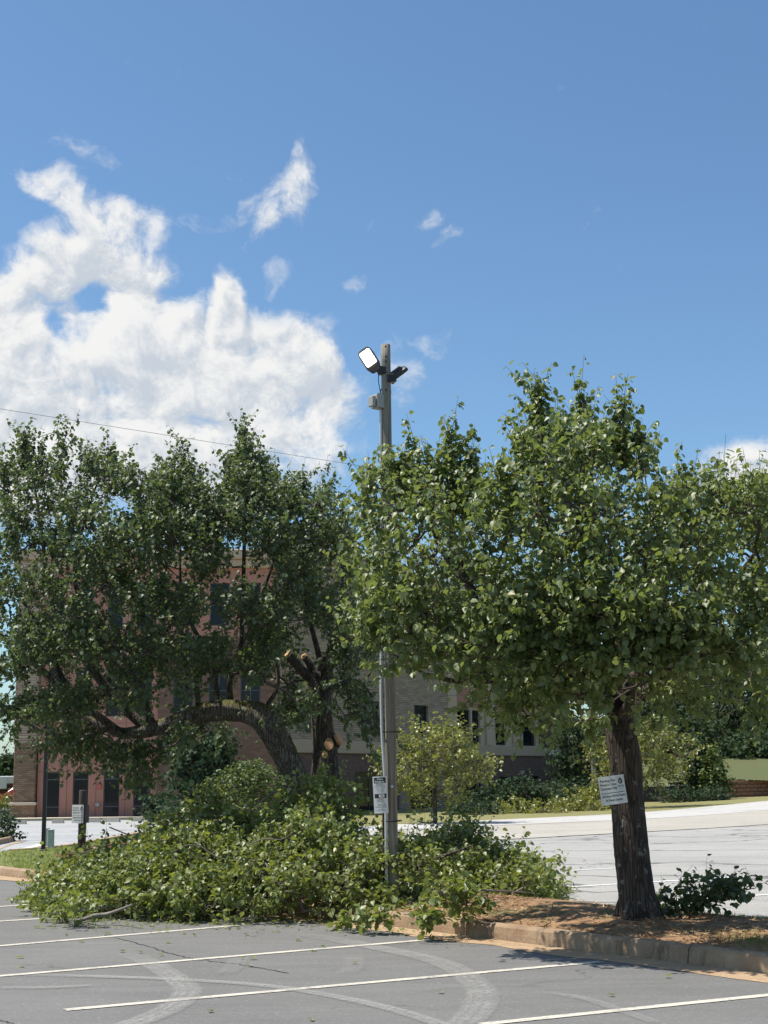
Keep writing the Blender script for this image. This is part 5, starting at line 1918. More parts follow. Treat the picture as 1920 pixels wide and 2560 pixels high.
bt.tube([c_ + Vector((0, 0.02, 0)), c_ + Vector((0, -0.03, 0))], [0.018, 0.018], 10)
bt.build('bolt', 'conduit', pole)

# floodlights (own things, held by the pole)
def rot_to(xa, za):
    """matrix with local x, local z (up); y = z cross x"""
    x = Vector(xa).normalized()
    z = Vector(za)
    z = (z - x * z.dot(x)).normalized()
    y = z.cross(x)
    return Matrix((x, y, z)).transposed()


def flood(name, label, c, xaxis, nrm, w_, h_, d_, lit, mount):
    """shoebox head: local x along the long side, local z = lens normal"""
    root = empty(name, c)
    tag(root, label, 'floodlight', 'floodlights on the pole')
    Rm = rot_to(xaxis, nrm).to_4x4()

    def T(mb):
        mb.v = [tuple(Rm @ Vector(p)) for p in mb.v]
        return mb
    b_ = MB()
    L, W = w_ / 2, h_ / 2
    n = 28

    def ring(s_, z, cut=0.0):
        o = []
        for k in range(n):
            t = 2 * math.pi * k / n
            cx, sy_ = math.cos(t), math.sin(t)
            r = (abs(cx) ** 5 + abs(sy_) ** 5) ** (-1 / 5)
            x = cx * r * L * s_
            tap = 1 - 0.16 * (1 if x > 0.55 * L else 0)
            o.append((x, sy_ * r * W * s_ * tap, z))
        return o
    V = ring(0.72, -d_) + ring(0.96, -d_ * 0.75) + ring(1.0, -0.01) + ring(1.0, 0.0) + ring(0.93, 0.004) + ring(0.92, -0.008)
    F = [tuple(range(n - 1, -1, -1))]
    for s_ in range(5):
        for k in range(n):
            jn = (k + 1) % n
            F.append((s_ * n + k, s_ * n + jn, s_ * n + n + jn, s_ * n + n + k))
    F.append(tuple(5 * n + k for k in range(n)))
    b_.add(V, F)
    T(b_).build('housing', 'bronze_metal' if lit else 'dark_plastic', root, smooth=False)
    le = MB()
    le.bbox(-L * 0.82, L * 0.36, -W * 0.76, W * 0.76, -0.006, 0.006, 0.012 if not lit else 0.012)
    T(le).build('lens', 'lamp_light' if lit else 'glass_dark', root)
    fn = MB()
    for k in range(7):
        y = -W * 0.6 + W * 1.2 * k / 6
        fn.box(-L * 0.6, L * 0.6, y - 0.004, y + 0.004, -d_ - 0.02, -d_ + 0.005)
    T(fn).build('cooling_fins', 'bronze_metal' if lit else 'dark_plastic', root)
    br = MB()
    Pm = [Vector(p) - Vector(c) for p in mount]
    br.tube(Pm, [0.028] * len(Pm), 10, True)
    br.bbox(Pm[-1].x - 0.05, Pm[-1].x + 0.05, Pm[-1].y - 0.05, Pm[-1].y + 0.05, Pm[-1].z - 0.05, Pm[-1].z + 0.05, 0.01)
    br.build('bracket', 'black_metal', root)
    return root


c1 = at(924, 901, YP - 0.16)
e1_ = at(945, 926, YP - 0.12)
# lens faces left, slightly down and towards the viewer
flood('floodlight', 'lit floodlight with bright white lens facing left near the pole top', c1, (0.46, 0.05, -0.75), (-0.28, -0.85, -0.2), 0.33, 0.185, 0.06, True,
      [at(944, 924, YP - 0.10), at(948, 932, YP - 0.06), on_pole(933, -0.05, -0.02)])
c2 = at(996, 938, YP - 0.05)
flood('floodlight', 'unlit dark floodlight seen from behind, tilted up to the right', c2, (at(979, 951, YP) - at(1014, 925, YP)), (0.55, 0.45, -0.75), 0.27, 0.20, 0.055, False,
      [at(988, 948, YP - 0.04), at(982, 955, YP - 0.04), on_pole(953, 0.06, -0.03)])
wc = MB()
w0 = [at(948, 928, YP - 0.1), at(946, 950, YP - 0.1), at(950, 975, YP - 0.1), at(951, 985, YP - 0.09)]
wc.tube([p - w0[0] for p in catmull(w0, 5)], [0.006] * 16, 6)
w1 = [at(951, 985, YP - 0.09), at(953, 973, YP - 0.11), at(964, 975, YP - 0.12), at(976, 985, YP - 0.10), at(977, 976, YP - 0.02)]
wc.tube([p - w0[0] for p in catmull(w1, 5)], [0.006] * 21, 6)
o = wc.build('lamp_cable', 'black_metal')
o.location = w0[0]
tag(o, 'black lamp cable looped round the pole above the grey box', 'cable')

jb = empty('junction_box', at(948, 1005, YP - 0.1))
tag(jb, 'grey metal control box strapped to the pole below the floodlights', 'electrical box')
Rj = Matrix.Rotation(math.radians(38), 4, 'Z')


def TJ(mb):
    mb.v = [tuple(Rj @ Vector(p)) for p in mb.v]
    return mb


TJ(MB().bbox(-0.075, 0.075, -0.06, 0.07, -0.085, 0.085, 0.008)).build('case', 'grey_box', jb)
TJ(MB().bbox(-0.135, -0.085, -0.05, 0.05, -0.075, 0.055, 0.008)).build('side_cover', 'grey_box', jb)
TJ(MB().box(-0.087, -0.073, -0.03, 0.03, -0.05, 0.03)).build('coupling', 'grey_box', jb)
TJ(MB().bbox(-0.079, 0.079, -0.072, -0.062, -0.089, 0.089, 0.004)).build('lid', 'grey_box', jb)

# ---- printed notices
def text_mesh(txt, size, bold=0.0):
    cu = bpy.data.curves.new('lettering', 'FONT')
    cu.body = txt
    cu.size = size
    cu.align_x = 'CENTER'
    cu.offset = bold
    cu.resolution_u = 2
    to = bpy.data.objects.new('lettering_tmp', cu)
    me = bpy.data.meshes.new_from_object(to)
    V = [tuple(vv.co) for vv in me.vertices]
    F = [tuple(p.vertices) for p in me.polygons]
    bpy.data.objects.remove(to)
    bpy.data.meshes.remove(me)
    bpy.data.curves.remove(cu)
    return V, F


def put_text(mb, txt, cx, cz, size, dy=-0.004, maxw=None, bold=0.0):
    V, F = text_mesh(txt, size, bold)
    if not V:
        return
    x0, x1 = min(p[0] for p in V), max(p[0] for p in V)
    k = 1.0
    if maxw and x1 - x0 > maxw:
        k = maxw / (x1 - x0)
    mb.add([((p[0] - (x0 + x1) / 2) * k + cx, dy, p[1] + cz) for p in V], F)


def bend(mb, xc, ang):
    """fold the plate about the vertical line x = xc by ang (right side swings back)"""
    out = []
    for (x, y, z) in mb.v:
        if x > xc:
            dx = x - xc
            out.append((xc + dx * math.cos(ang) - y * math.sin(ang), dx * math.sin(ang) + y * math.cos(ang), z))
        else:
            out.append((x, y, z))
    mb.v = out
    return mb


def plate(w_, h_, xc, t=0.003):
    mb = MB()
    nx_ = 8
    xs_ = sorted([-w_ / 2 + w_ * k / nx_ for k in range(nx_ + 1)] + [xc])
    V = [(x, y, z) for x in xs_ for (y, z) in ((0, -h_ / 2), (0, h_ / 2), (t, h_ / 2), (t, -h_ / 2))]
    F = []
    for i in range(len(xs_) - 1):
        for k in range(4):
            jn = (k + 1) % 4
            F.append((i * 4 + k, (i + 1) * 4 + k, (i + 1) * 4 + jn, i * 4 + jn))
    F.append((0, 1, 2, 3))
    F.append(tuple((len(xs_) - 1) * 4 + k for k in (3, 2, 1, 0)))
    return mb.add(V, F)


def customer_sign(name, label, w_, h_, loc, rotm, fold):
    root = empty(name, loc)
    root.rotation_euler = rotm.to_euler()
    tag(root, label, 'sign', 'parking notices')
    xc = w_ * 0.16
    bend(plate(w_, h_, xc), xc, fold).build('plate', 'sign_white', root)
    t = MB()
    s_ = h_ / 10
    put_text(t, "Parking For", -w_ * 0.14, h_ * 0.30, s_ * 1.15, maxw=w_ * 0.58, bold=s_ * 0.02)
    put_text(t, "Pirate's Cove", -w_ * 0.14, h_ * 0.165, s_ * 1.15, maxw=w_ * 0.60, bold=s_ * 0.02)
    put_text(t, "Customers Only", -w_ * 0.14, h_ * 0.03, s_ * 1.15, maxw=w_ * 0.62, bold=s_ * 0.02)
    put_text(t, "All Others Will Be Towed", 0.0, -h_ * 0.24, s_ * 1.15, maxw=w_ * 0.88, bold=s_ * 0.02)
    put_text(t, "At Owners Expense", 0.0, -h_ * 0.38, s_ * 1.15, maxw=w_ * 0.64, bold=s_ * 0.02)
    bend(t, xc, fold).build('lettering', 'sign_black', root)
    r_ = MB()
    n_ = 8
    for k in range(n_):
        a, b_ = -w_ * 0.44 + w_ * 0.88 * k / n_, -w_ * 0.44 + w_ * 0.88 * (k + 1) / n_
        r_.add([(a, -0.004, -h_ * 0.105), (b_, -0.004, -h_ * 0.105), (b_, -0.004, -h_ * 0.085), (a, -0.004, -h_ * 0.085)], [(0, 1, 2, 3)])
    bend(r_, xc, fold).build('rule', 'sign_green', root)
    # emblem: drop-shaped badge above small bars
    em = MB()
    cx, cz, rr_ = w_ * 0.335, h_ * 0.27, h_ * 0.085
    V, F = [], []
    n_ = 24
    for k in range(n_):
        t_ = 2 * math.pi * k / n_
        up_k = 1 + 0.55 * max(0, math.sin(t_)) ** 3
        V.append((cx + math.cos(t_) * rr_ * 0.86, -0.004, cz + math.sin(t_) * rr_ * up_k))
        V.append((cx + math.cos(t_) * rr_ * 0.45, -0.004, cz - rr_ * 0.1 + math.sin(t_) * rr_ * 0.5 * up_k))
    F = [(2 * k, 2 * ((k + 1) % n_), 2 * ((k + 1) % n_) + 1, 2 * k + 1) for k in range(n_)]
    em.add(V, F)
    em.box(cx - rr_ * 0.18, cx + rr_ * 0.18, -0.0042, -0.004, cz - rr_ * 0.35, cz + rr_ * 0.2)
    bend(em, xc, fold).build('emblem', 'sign_black', root)
    eb = MB()
    eb.box(cx - w_ * 0.115, cx + w_ * 0.115, -0.0042, -0.004, h_ * 0.115, h_ * 0.14)
    eb.box(cx - w_ * 0.115, cx + w_ * 0.115, -0.0042, -0.004, h_ * 0.075, h_ * 0.10)
    eb.box(cx - w_ * 0.085, cx + w_ * 0.085, -0.0042, -0.004, h_ * 0.0, h_ * 0.016)
    bend(eb, xc, fold).build('small_print', 'sign_grey', root)
    return root


sy = YR - 0.30
sc0 = at(1532, 1975, sy)
sw = 64 * sy / FPX
shh = 69 * sy / FPX
rm = Matrix.Rotation(math.radians(-8), 3, 'Y') @ Matrix.Rotation(math.radians(0), 3, 'Z')
customer_sign('parking_sign', 'white parking notice nailed askew to the leaning tree trunk', sw, shh, sc0, (Matrix.Rotation(math.radians(-10), 3, 'Z') @ Matrix.Rotation(math.radians(-7), 3, 'Y')), math.radians(14))

# post with sign boards on the left verge
pb_ = gp(204, 2128, 0.1)
vp = empty('sign_post', pb_)
tag(vp, 'short round dark wooden post on the red mulch bed', 'post')
YV = pb_.y
mb = MB()
tz = at(204, 1975, YV).z - pb_.z
mb.tube([Vector((0, 0, -0.1)), Vector((0, 0, tz * 0.4)), Vector((0, 0, tz * 0.7)), Vector((0, 0, tz * 0.985)), Vector((0, 0, tz))], [9.8 * YV / FPX, 9.6 * YV / FPX, 9.4 * YV / FPX, 9.3 * YV / FPX, 8.6 * YV / FPX], 18, True, 0.02, 3)
mb.build('shaft', 'post_wood', vp, smooth=True)
vs0 = at(194, 2035, YV - 0.09)
customer_sign('parking_sign', 'small white parking notice on the short wooden post', 31 * YV / FPX, 44 * YV / FPX, vs0, Matrix.Rotation(math.radians(-18), 3, 'Z'), 0.0)
bp_ = empty('notice_board', at(213, 2035, YV - 0.02))
bp_.rotation_euler = (0, 0, math.radians(62))
tag(bp_, 'dark backed notice seen edge on, on the right of the short wooden post', 'sign')
MB().bbox(-0.12, 0.12, -0.012, 0.004, -21.5 * YV / FPX, 21.5 * YV / FPX, 0.003).build('plate', 'sign_black', bp_)
MB().bbox(-0.03, 0.03, -0.024, -0.0125, -0.12, 0.12, 0.003).build('batten', 'black_metal', bp_)

# towing notice on the pole
tn_y = YP - 0.17
tn = empty('towing_notice', at(951, 1987, tn_y))
tn.rotation_euler = (Matrix.Rotation(math.radians(-14), 3, 'Z') @ Matrix.Rotation(math.radians(-2.5), 3, 'Y')).to_euler()
tag(tn, 'tall narrow white notice with black bands fixed to the wooden pole', 'sign')
tw, thh = 35.5 * tn_y / FPX, 89 * tn_y / FPX
xc = tw * 0.06
fold = math.radians(10)
bend(plate(tw, thh, xc), xc, fold).build('plate', 'sign_white', tn)


def band(mb, x0, x1, z0, z1, dy):
    n_ = 6
    for k in range(n_):
        a, b_ = x0 + (x1 - x0) * k / n_, x0 + (x1 - x0) * (k + 1) / n_
        mb.add([(a, dy, z0), (b_, dy, z0), (b_, dy, z1), (a, dy, z1)], [(0, 1, 2, 3)])


for za, zb_ in ((0.315, 0.465), (-0.09, 0.025)):
    bk_ = MB()
    band(bk_, -tw * 0.40, tw * 0.42, thh * za, thh * zb_, -0.0035)
    bend(bk_, xc, fold).build('black_band', 'sign_black', tn)
wt = MB()
put_text(wt, 'Private', 0.03 * tw, thh * 0.405, thh * 0.058, -0.005, tw * 0.6, 0.001)
put_text(wt, 'Property', 0.0, thh * 0.335, thh * 0.072, -0.005, tw * 0.74, 0.001)
bend(wt, xc, fold).build('lettering', 'sign_white', tn)
ov = MB()
ov.add([(tw * 0.09 + math.copysign(abs(math.cos(t)) ** 0.45, math.cos(t)) * tw * 0.2, -0.005, -thh * 0.03 + math.copysign(abs(math.sin(t)) ** 0.45, math.sin(t)) * thh * 0.042) for t in np.linspace(0, 2 * math.pi, 24, endpoint=False)], [tuple(range(24))])
bend(ov, xc, fold).build('badge', 'sign_white', tn)
gl = MB()
for k in range(7):
    z = thh * (0.275 - 0.034 * k)
    wd = (0.26, 0.36, 0.36, 0.33, 0.28, 0.22, 0.26)[k]
    band(gl, -tw * wd, tw * wd, z, z + thh * 0.011, -0.0035)
for k, (z, wd) in enumerate([(-0.155, 0.26), (-0.185, 0.26), (-0.215, 0.3), (-0.33, 0.40), (-0.345, 0.4), (-0.395, 0.2), (-0.425, 0.4)]):
    band(gl, -tw * wd, tw * wd, thh * z, thh * (z + 0.010), -0.0035)
for (x0, x1) in ((-0.22, -0.12), (-0.1, 0.02), (0.09, 0.14), (0.2, 0.34)):
    band(gl, tw * x0, tw * x1, -thh * 0.295, -thh * 0.25, -0.0035)
bend(gl, xc, fold).build('small_print', 'sign_grey', tn)
rd = MB()
band(rd, -tw * 0.15, tw * 0.2, -thh * 0.125, -thh * 0.112, -0.0035)
band(rd, tw * 0.0, tw * 0.2, -thh * 0.04, -thh * 0.02, -0.0055)
bend(rd, xc, fold).build('red_print', 'sign_red', tn)

# ================================================================== LEFT STREET FURNITURE
lp = gp(108, 2128, 0.1)
YLp = lp.y
lamp = empty('lamp_post', lp)
tag(lamp, 'slim square black lamp post rising from the lawn into the leaves', 'lamp post')
hw = 4.6 * YLp / FPX
zt_ = at(112, 1790, YLp).z - lp.z
MB().bbox(-hw, hw, -hw, hw, -0.1, zt_, 0.008).build('shaft', 'black_metal', lamp)
MB().bbox(-hw * 1.7, hw * 1.7, -hw * 1.7, hw * 1.7, 0.0, 0.04, 0.008).build('base_plate', 'black_metal', lamp)
MB().bbox(-0.05, 0.36, -0.13, 0.13, zt_ + 0.002, zt_ + 0.14, 0.02).build('lamp_head', 'dark_plastic', lamp)
for i, (px, wd, ht) in enumerate([(120, 7.5, 46), (103, 5, 46)]):
    q = gp(px, 2126 - i * 2, 0.06) + Vector((0, 0.25 + 0.35 * i, 0))
    ub = empty('utility_pedestal', q)
    tag(ub, ['pale green utility pedestal just right of the black lamp post', 'pale green utility pedestal mostly hidden behind the black lamp post'][i], 'utility box', 'pedestals beside the lamp post')
    sx = wd * q.y / FPX
    hz = ht * q.y / FPX
    MB().bbox(-sx, sx, -sx * 0.8, sx * 0.8, 0.03, hz, 0.015).build('cabinet', 'utility_green', ub)
    MB().bbox(-sx * 1.06, sx * 1.06, -sx * 0.86, sx * 0.86, hz + 0.002, hz + 0.025, 0.008).build('lid', 'utility_green', ub)
    MB().bbox(-sx * 1.05, sx * 1.05, -sx * 0.85, sx * 0.85, -0.05, 0.028, 0.008).build('base', 'black_metal', ub)


def bush(name, label, px, py, rx, ry, Y, count, leafL, mat, cat='shrub', group=None, shape='round', up=0.5, trunk=None, slen=None, per=10, droop=0.1):
    """plant whose crown is centred at a pixel at distance Y; radii in photo pixels"""
    c = at(px, py, Y)
    s_ = Y / FPX
    root = empty(name, (c.x, c.y, gh(c.x, c.y)))
    a, b_ = rx * s_, ry * s_
    x = unit(rng.normal(0, 1, (count, 3))) * (rng.uniform(0, 1, (count, 1)) ** 0.33)
    if shape == 'cone':
        t = (x[:, 2:3] + 1) / 2
        x[:, :2] *= (1.15 - t)
    lum = 1 + 0.18 * np.sin(x[:, 0:1] * 5 + px) * np.cos(x[:, 2:3] * 6 + py) + 0.10 * np.sin(x[:, 1:2] * 9 + x[:, 2:3] * 7)
    Pts = np.array(c)[None, :] + x * lum * np.array((a, a, b_))[None, :]
    Pts[:, 2] = np.maximum(Pts[:, 2], gh(c.x, c.y) + 0.05)
    D_ = unit(x * 0.9 + np.array((0, 0, up)) + rng.normal(0, 0.3, x.shape))
    stem = [Vector((c.x, c.y, gh(c.x, c.y) - 0.1)), Vector((c.x + 0.03, c.y, (gh(c.x, c.y) + c.z) / 2)), c]
    tr = MB()
    r_ = trunk or a * 0.06
    limb_mesh(tr, [p - root.location for p in stem], [r_, r_ * 0.8, r_ * 0.5], 8, 0.05, 4, 5)
    tr.build('trunk', 'bark', root, smooth=True)
    foliage(root, Pts, D_, slen or leafL * 4, leafL, per, mat, limb_sample([stem[1:]], 0.3), droop=droop, r0=leafL * 0.05, limbmax=r_ * 0.5)
    tag(root, label, cat, group)
    return root


bush('shrub', 'dark clipped shrub on the little kerbed island at the far left edge', -14, 2082, 42, 32, gp(0, 2104).y, 130, 0.10, 'leaf_conifer')
bush('conifer_shrub', 'yellow-green conifer shrub with orange tips behind the large heap', 620, 1985, 78, 62, 27, 420, 0.06, 'leaf_arborvitae', up=0.9)
bush('shrub', 'dark green round shrub below the brick bay left of the conifer shrub', 405, 2035, 34, 24, 60, 130, 0.16, 'leaf_conifer')
bush('evergreen_tree', 'dark evergreen tree in front of the brick bay', 505, 1925, 62, 110, 58, 420, 0.20, 'leaf_conifer', 'tree', trunk=0.15)
bush('crape_myrtle', 'yellow-green small tree before the brick wing, right of the pole', 1085, 1905, 135, 95, 56, 620, 0.14, 'leaf_myrtle', 'tree', 'small ornamental trees by the brick wing', trunk=0.09, slen=0.5, up=0.35)
bush('crape_myrtle', 'yellow-green small tree behind the sign tree trunk', 1600, 1890, 130, 75, 82, 520, 0.18, 'leaf_myrtle', 'tree', 'small ornamental trees by the brick wing', trunk=0.09, slen=0.6, up=0.3)
bush('evergreen_tree', 'tall dark evergreen at the far end of the brick wing', 1445, 1910, 52, 100, 98, 320, 0.26, 'leaf_conifer', 'tree', trunk=0.15, shape='round', up=0.6)
for i, (px, py, rx, ry, Y) in enumerate([(1240, 2005, 34, 24, 84), (1300, 2000, 42, 32, 85), (1350, 2005, 36, 22, 86), (1395, 2000, 30, 24, 92), (1440, 2000, 34, 20, 94)]):
    bush('hedge_shrub', ['dark rounded hedge shrub nearest the entrance door of the brick wing', 'largest rounded hedge shrub under the wide ground floor window', 'low rounded hedge shrub at the right end of the wide window',
                         'dark hedge shrub between the wide window and the evergreen', 'rounded hedge shrub at the foot of the grey light standard'][i], px, py, rx, ry, Y, 130, 0.20, 'leaf_conifer', 'shrub', 'hedge shrubs along the brick wing')
for i, (px, py, rx, ry, Y) in enumerate([(1325, 2029, 85, 9, 76), (1450, 2018, 60, 14, 80), (1180, 2030, 60, 9, 74), (1505, 1995, 40, 24, 84), (1690, 1996, 46, 10, 94), (1770, 1994, 40, 8, 94)]):
    bush('ground_cover', ['low spreading juniper along the bank before the wide window', 'low spreading juniper under the tree sign', 'low ground cover before the entrance door', 'pale green shrub at the foot of the light standard behind the sign',
                          'low shrub before the screened fence', 'low green shrub at the foot of the paired conifers'][i], px, py, rx, ry, Y, 120, 0.17, 'leaf_myrtle' if i in (0, 1, 3) else 'leaf_conifer', 'shrub', 'low planting on the bank', up=0.2)
bush('columnar_conifer', 'taller upright conifer left of the paired ones on the bank', 1737, 1930, 30, 66, 97, 260, 0.2, 'leaf_conifer', 'shrub', 'paired conifers on the bank', 'cone', up=1.4)
bush('columnar_conifer', 'shorter bright upright conifer right of the paired ones on the bank', 1785, 1942, 36, 54, 96, 260, 0.2, 'leaf_arborvitae', 'shrub', 'paired conifers on the bank', 'cone', up=1.4)
# wooded slope on the right
for i, (px, py, rx, ry, Y) in enumerate([(1640, 1800, 100, 120, 128), (1790, 1770, 130, 150, 132), (1930, 1790, 110, 150, 130), (1890, 1895, 110, 46, 118), (1720, 1870, 80, 60, 120), (2060, 1800, 130, 150, 132), (1540, 1880, 70, 80, 135), (1710, 1800, 110, 110, 142), (1880, 1740, 120, 120, 145)]):
    bush('slope_tree', ['dark broadleaf tree on the slope behind the sign tree crown', 'tallest dark tree on the wooded slope at the right', 'dark tree on the wooded slope at the right picture edge', 'low dark tree spreading over the slope grass at the right',
                        'low dark tree above the screened fence', 'dark slope tree standing beyond the right edge tree', 'dark tree beyond the end of the brick wing', 'rearmost dark tree seen between the two conifers and the crown', 'rearmost dark tree behind the right picture edge trees'][i], px, py, rx, ry, Y, 560, 0.34, 'leaf_wood', 'tree', 'trees on the wooded slope', trunk=0.25, slen=1.0, up=0.3, per=9)

# grey light standard, fence with dark screen, terraced block walls, slope
q = gp(1487, 1984)
ls = empty('light_standard', at(1487, 1984, 88))
ls.location.z = gh(ls.location.x, 88)
tag(ls, 'plain grey light standard left of the sign tree trunk', 'pole')
zt_ = at(1479, 1830, 88).z - ls.location.z
mb = MB()
mb.tube([Vector((0, 0, -0.2)), Vector((-0.02, 0, zt_ * 0.5)), Vector((-0.05, 0, zt_ + 3.5))], [0.15, 0.14, 0.12], 14)
mb.build('shaft', 'fence_grey', ls, smooth=True)
MB().bbox(-0.22, 0.22, -0.22, 0.22, 0.0, 0.25, 0.03).build('footing', 'limestone', ls)
MB().bbox(-0.6, 0.5, -0.2, 0.2, zt_ + 3.5, zt_ + 3.7, 0.03).build('lamp_head', 'dark_plastic', ls)

F0, F1 = at(1560, 2000, 99), at(1742, 1990, 99)
fc = empty('screened_fence', (F0.x, F0.y, gh(F0.x, F0.y)))
tag(fc, 'chain fence with dark privacy screen behind the sign tree trunk', 'fence')
L = (F1 - F0).length
e_ = (F1 - F0).normalized()
fc.rotation_euler = (0, 0, math.atan2(F1.y - F0.y, F1.x - F0.x))
hF = at(1650, 1964, 99).z - fc.location.z
for k in range(4):
    MB().box(L * k / 4 + 0.05, L * (k + 1) / 4 - 0.05, -0.01, 0.01, 0.1, hF - 0.06).build('screen_panel', 'fence_screen', fc)
for k in range(5):
    mb = MB()
    mb.tube([Vector((L * k / 4, 0, -0.2)), Vector((L * k / 4, 0, hF + 0.05))], [0.04, 0.04], 10)
    mb.build('post', 'fence_grey', fc)
mb = MB()
mb.tube([Vector((0, 0, hF)), Vector((L, 0, hF))], [0.025, 0.025], 8)
mb.build('top_rail', 'fence_grey', fc)


def block_wall(name, label, pa, pb, hgt, bw, bh, dep=0.35):
    root = empty(name, (pa.x, pa.y, pa.z))
    root.rotation_euler = (0, 0, math.atan2(pb.y - pa.y, pb.x - pa.x))
    tag(root, label, 'wall', 'terraced block walls')
    L = (pb - pa).length
    n_ = int(L / bw)
    rows = max(1, int(round(hgt / bh)))
    me = None
    for r_ in range(rows):
        for k in range(n_):
            x = (k + (0.5 if r_ % 2 else 0)) * bw
            if me is None:
                o = MB().bbox(-bw / 2 + 0.012, bw / 2 - 0.012, 0, dep, 0.01, bh - 0.012, 0.025).build('block', 'wall_block', root)
                me = o.data
            else:
                o = bpy.data.objects.new('block', me)
                link(o, root)
            o.location = (x, 0.05 * r_ + random.uniform(-0.012, 0.012), r_ * bh - 0.1)
    MB().box(-bw / 2, L, 0.10 + 0.05 * rows, dep + 0.3, -0.1, rows * bh - 0.14).build('backing', 'wall_block', root)
    return root


W0 = at(1800, 1988, 100)
W1 = at(2060, 1980, 104)
W0.z = gh(W0.x, W0.y)
W1.z = gh(W1.x, W1.y)
hW = at(1850, 1944, 101).z - W0.z
block_wall('block_wall', 'terraced wall of rough reddish blocks at the right edge of the bank', W0, W1, hW, 0.62, 0.26)
W2, W3 = at(1690, 1975, 106), at(1760, 1972, 106)
zz = at(1700, 1968, 106).z
W2.z = W3.z = gh(W2.x, W2.y)
block_wall('block_wall', 'short reddish block wall behind the screened fence', W2, W3, at(1700, 1944, 106).z - W2.z, 0.62, 0.26)
# the slope behind the walls
hs = []
s0 = W0.z + hW - 0.25
V, F = [], []
xs_ = np.linspace(W0.x - 16, W0.x + 70, 30)
ys_ = np.linspace(W0.y + 1.2, W0.y + 70, 24)
for y in ys_:
    for x in xs_:
        z = s0 + (y - ys_[0]) * 0.10 + 1.2 * sm(0, 30, x - W0.x) + 0.2 * math.sin(x * 0.4 + y * 0.3) - (3.5 * sm(0, 14, W0.x - 2.0 - x))
        V.append((x, y, z))
n_ = len(xs_)
F = [(j_ * n_ + i, j_ * n_ + i + 1, (j_ + 1) * n_ + i + 1, (j_ + 1) * n_ + i) for j_ in range(len(ys_) - 1) for i in range(n_ - 1)]
setting(MB().add(V, F).build('hill', 'slope_grass_shaded', smooth=True))

# ================================================================== FAR LEFT
D0 = at(-160, 2035, 118)
D1 = at(60, 2033, 122)
D0.z = D1.z = gh(0, 118)
fd = Facade(D0, D1)
fb2 = empty('brick_store', (0, 0, 0))
tag(fb2, 'low dark red brick store with pale roof edge beyond the pink wing', 'building')
zr2 = fd.sz(10, 1960)[1]
V, F = holed_wall(0, fd.L, -0.5, zr2, [])
MB().add(V, F).build('wall', 'brick_dark', fb2, matrix=fd.M)
MB().bbox(-0.3, fd.s(10), -0.6, 0.4, zr2 - 0.4, zr2 + 0.65, 0.05).build('fascia', 'white_metal', fb2, matrix=fd.M)
MB().bbox(fd.s(10) + 0.02, fd.L + 0.3, -0.3, 0.4, zr2 + 0.05, zr2 + 0.65, 0.05).build('fascia', 'white_metal', fb2, matrix=fd.M)
MB().box(0.1, fd.L - 0.1, 0.24, 9, -0.5, zr2).build('store_body', 'brick_dark', fb2, matrix=fd.M)
# parked red car, mostly behind the corner pier
cq = at(34, 2010, 100)
car = empty('parked_car', (cq.x, cq.y, gh(cq.x, cq.y) + 0.55))
car.rotation_euler = (0, 0, math.radians(4))
tag(car, 'red parked car half hidden behind the brick corner pier', 'car')
prof = [(-0.95, 0.30), (-0.98, 0.55), (-0.90, 0.74), (-0.35, 0.86), (0.15, 1.28), (0.6, 1.42), (1.8, 1.44), (2.5, 1.2), (3.1, 0.95), (3.5, 0.90), (3.55, 0.5), (3.45, 0.30)]
V = [(x, -0.85 if z < 0.9 else -0.62, z) for x, z in prof] + [(x, 0.85 if z < 0.9 else 0.62, z) for x, z in prof]
n_ = len(prof)
F = [tuple(range(n_)), tuple(range(2 * n_ - 1, n_ - 1, -1))] + [(k, n_ + k, n_ + (k + 1) % n_, (k + 1) % n_) for k in range(n_)]
MB().add(V, F).build('body', 'car_red', car)
MB().add([(0.22, -0.80, 0.90), (2.9, -0.80, 0.94), (2.4, -0.66, 1.20), (0.62, -0.66, 1.36)], [(0, 1, 2, 3)]).build('side_window', 'glass_dark', car)
for x in (-0.2, 2.6):
    for y in (-0.78, 0.78):
        mb = MB()
        mb.tube([Vector((x, y - 0.1, 0.32)), Vector((x, y + 0.1, 0.32))], [0.32, 0.32], 18)
        wh = mb.build('wheel', 'tyre_rubber', car)
        mb = MB()
        mb.tube([Vector((x, y - 0.112, 0.32)), Vector((x, y + 0.112, 0.32))], [0.19, 0.19], 12)
        mb.build('rim', 'fence_grey', wh)
MB().bbox(-0.985, -0.93, -0.72, -0.42, 0.58, 0.70, 0.015).build('headlight', 'white_metal', car)
MB().bbox(-0.985, -0.93, 0.42, 0.72, 0.58, 0.70, 0.015).build('headlight', 'white_metal', car)
setting(MB().box(cq.x - 30, cq.x + 6, cq.y - 5, cq.y + 14, gh(cq.x, cq.y) - 1.0, gh(cq.x, cq.y) + 0.54).build('store_terrace', 'driveway_grey'))
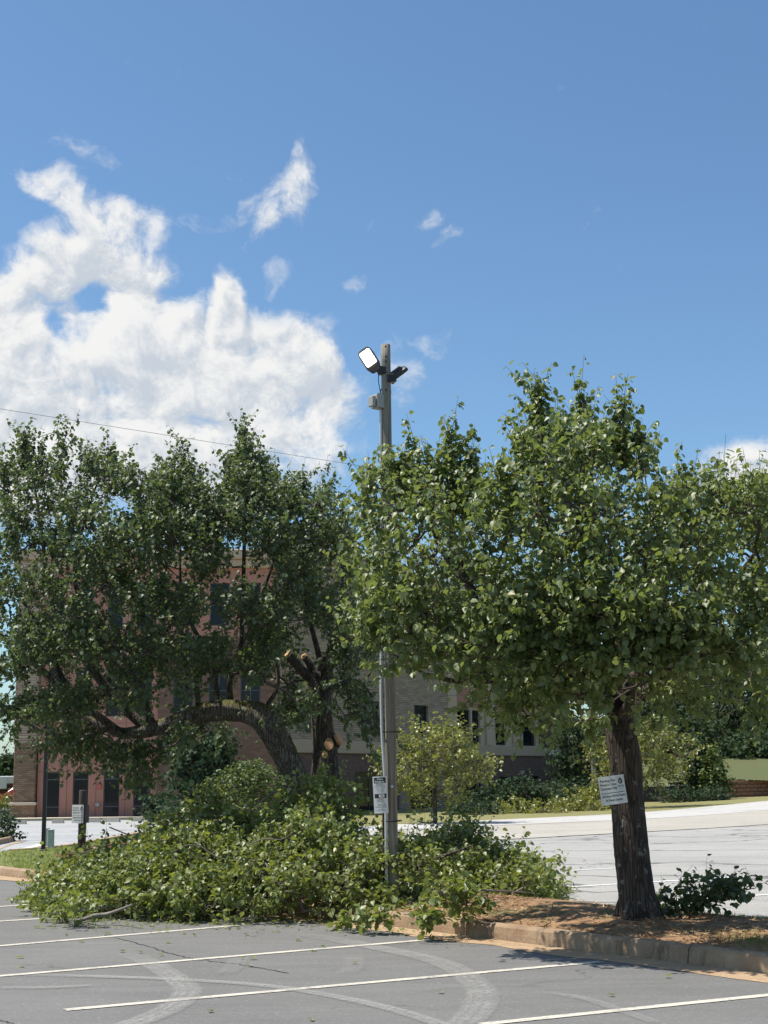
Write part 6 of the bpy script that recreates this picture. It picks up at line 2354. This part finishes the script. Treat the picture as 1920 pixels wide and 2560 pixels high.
# chain-link fence
C0, C1 = at(-120, 2048, 86), at(34, 2047, 86)
cf = empty('chain_fence', (C0.x, C0.y, gh(C0.x, C0.y)))
cf.rotation_euler = (0, 0, math.atan2(C1.y - C0.y, C1.x - C0.x))
tag(cf, 'grey chain link fence at the far left beside the brick pier', 'fence')
L = (C1 - C0).length
hF = at(15, 2024, 86).z - cf.location.z
for k in range(3):
    mb = MB()
    mb.tube([Vector((L * (0.15 + 0.36 * k), 0, -0.2)), Vector((L * (0.15 + 0.36 * k), 0, hF))], [0.035, 0.035], 10)
    mb.build('post', 'fence_grey', cf)
mb = MB()
mb.tube([Vector((0, 0, hF)), Vector((L, 0, hF))], [0.025, 0.025], 8)
mb.build('top_rail', 'fence_grey', cf)
ms = MB()
n_ = 26
for k in range(n_ + 8):
    x = L * k / n_
    a, b_ = x, x - hF
    for (p, q) in (((a, 0.0), (b_, hF)), ((b_, 0.0), (a, hF))):
        if min(p[0], q[0]) < 0 or max(p[0], q[0]) > L:
            continue
        ms.tube([Vector((p[0], 0, p[1])), Vector((q[0], 0, q[1]))], [0.008, 0.008], 4, False)
ms.build('mesh', 'fence_grey', cf)
bush('shrub', 'bright green shrub behind the chain link fence', 10, 2020, 40, 12, 92, 110, 0.16, 'leaf_myrtle')
for i, (px, py, rx, ry) in enumerate([(6, 1945, 40, 34), (36, 1935, 26, 34), (-60, 1940, 60, 44), (-160, 1930, 70, 50)]):
    bush('far_tree', ['far dark tree above the brick store at the left edge', 'far dark tree touching the brick corner pier', 'far dark tree just beyond the left picture edge', 'broad far dark tree well beyond the left picture edge'][i], px, py, rx, ry, 180, 260, 0.5, 'leaf_wood', 'tree', 'trees beyond the brick store', trunk=0.25, slen=1.2, up=0.3)

# overhead wire
def wire(name, label, a, b_, sag, r):
    pts = []
    for k in range(41):
        t = k / 40
        p = a.lerp(b_, t)
        p.z -= sag * 4 * t * (1 - t)
        pts.append(p)
    mb = MB()
    mb.tube([p - a for p in pts], [r] * 41, 5, False)
    o = mb.build(name, 'wire')
    o.location = a
    return tag(o, label, 'wire')


wa, wb = at(0, 1022, 34), at(905, 1165, 40)
dlt = wb - wa
wire('overhead_wire', 'thin overhead wire crossing the white cloud above the left tree', wa - dlt * 1.0, wb + dlt * 1.3, 0.0, 0.006)
for i, y in enumerate((1881, 1887)):
    wire('power_line', ['upper thin distant power line left of the brick pier', 'lower thin distant power line left of the brick pier'][i], at(-600, y + 6, 150), at(200, y - 2, 150), 0.3, 0.03)
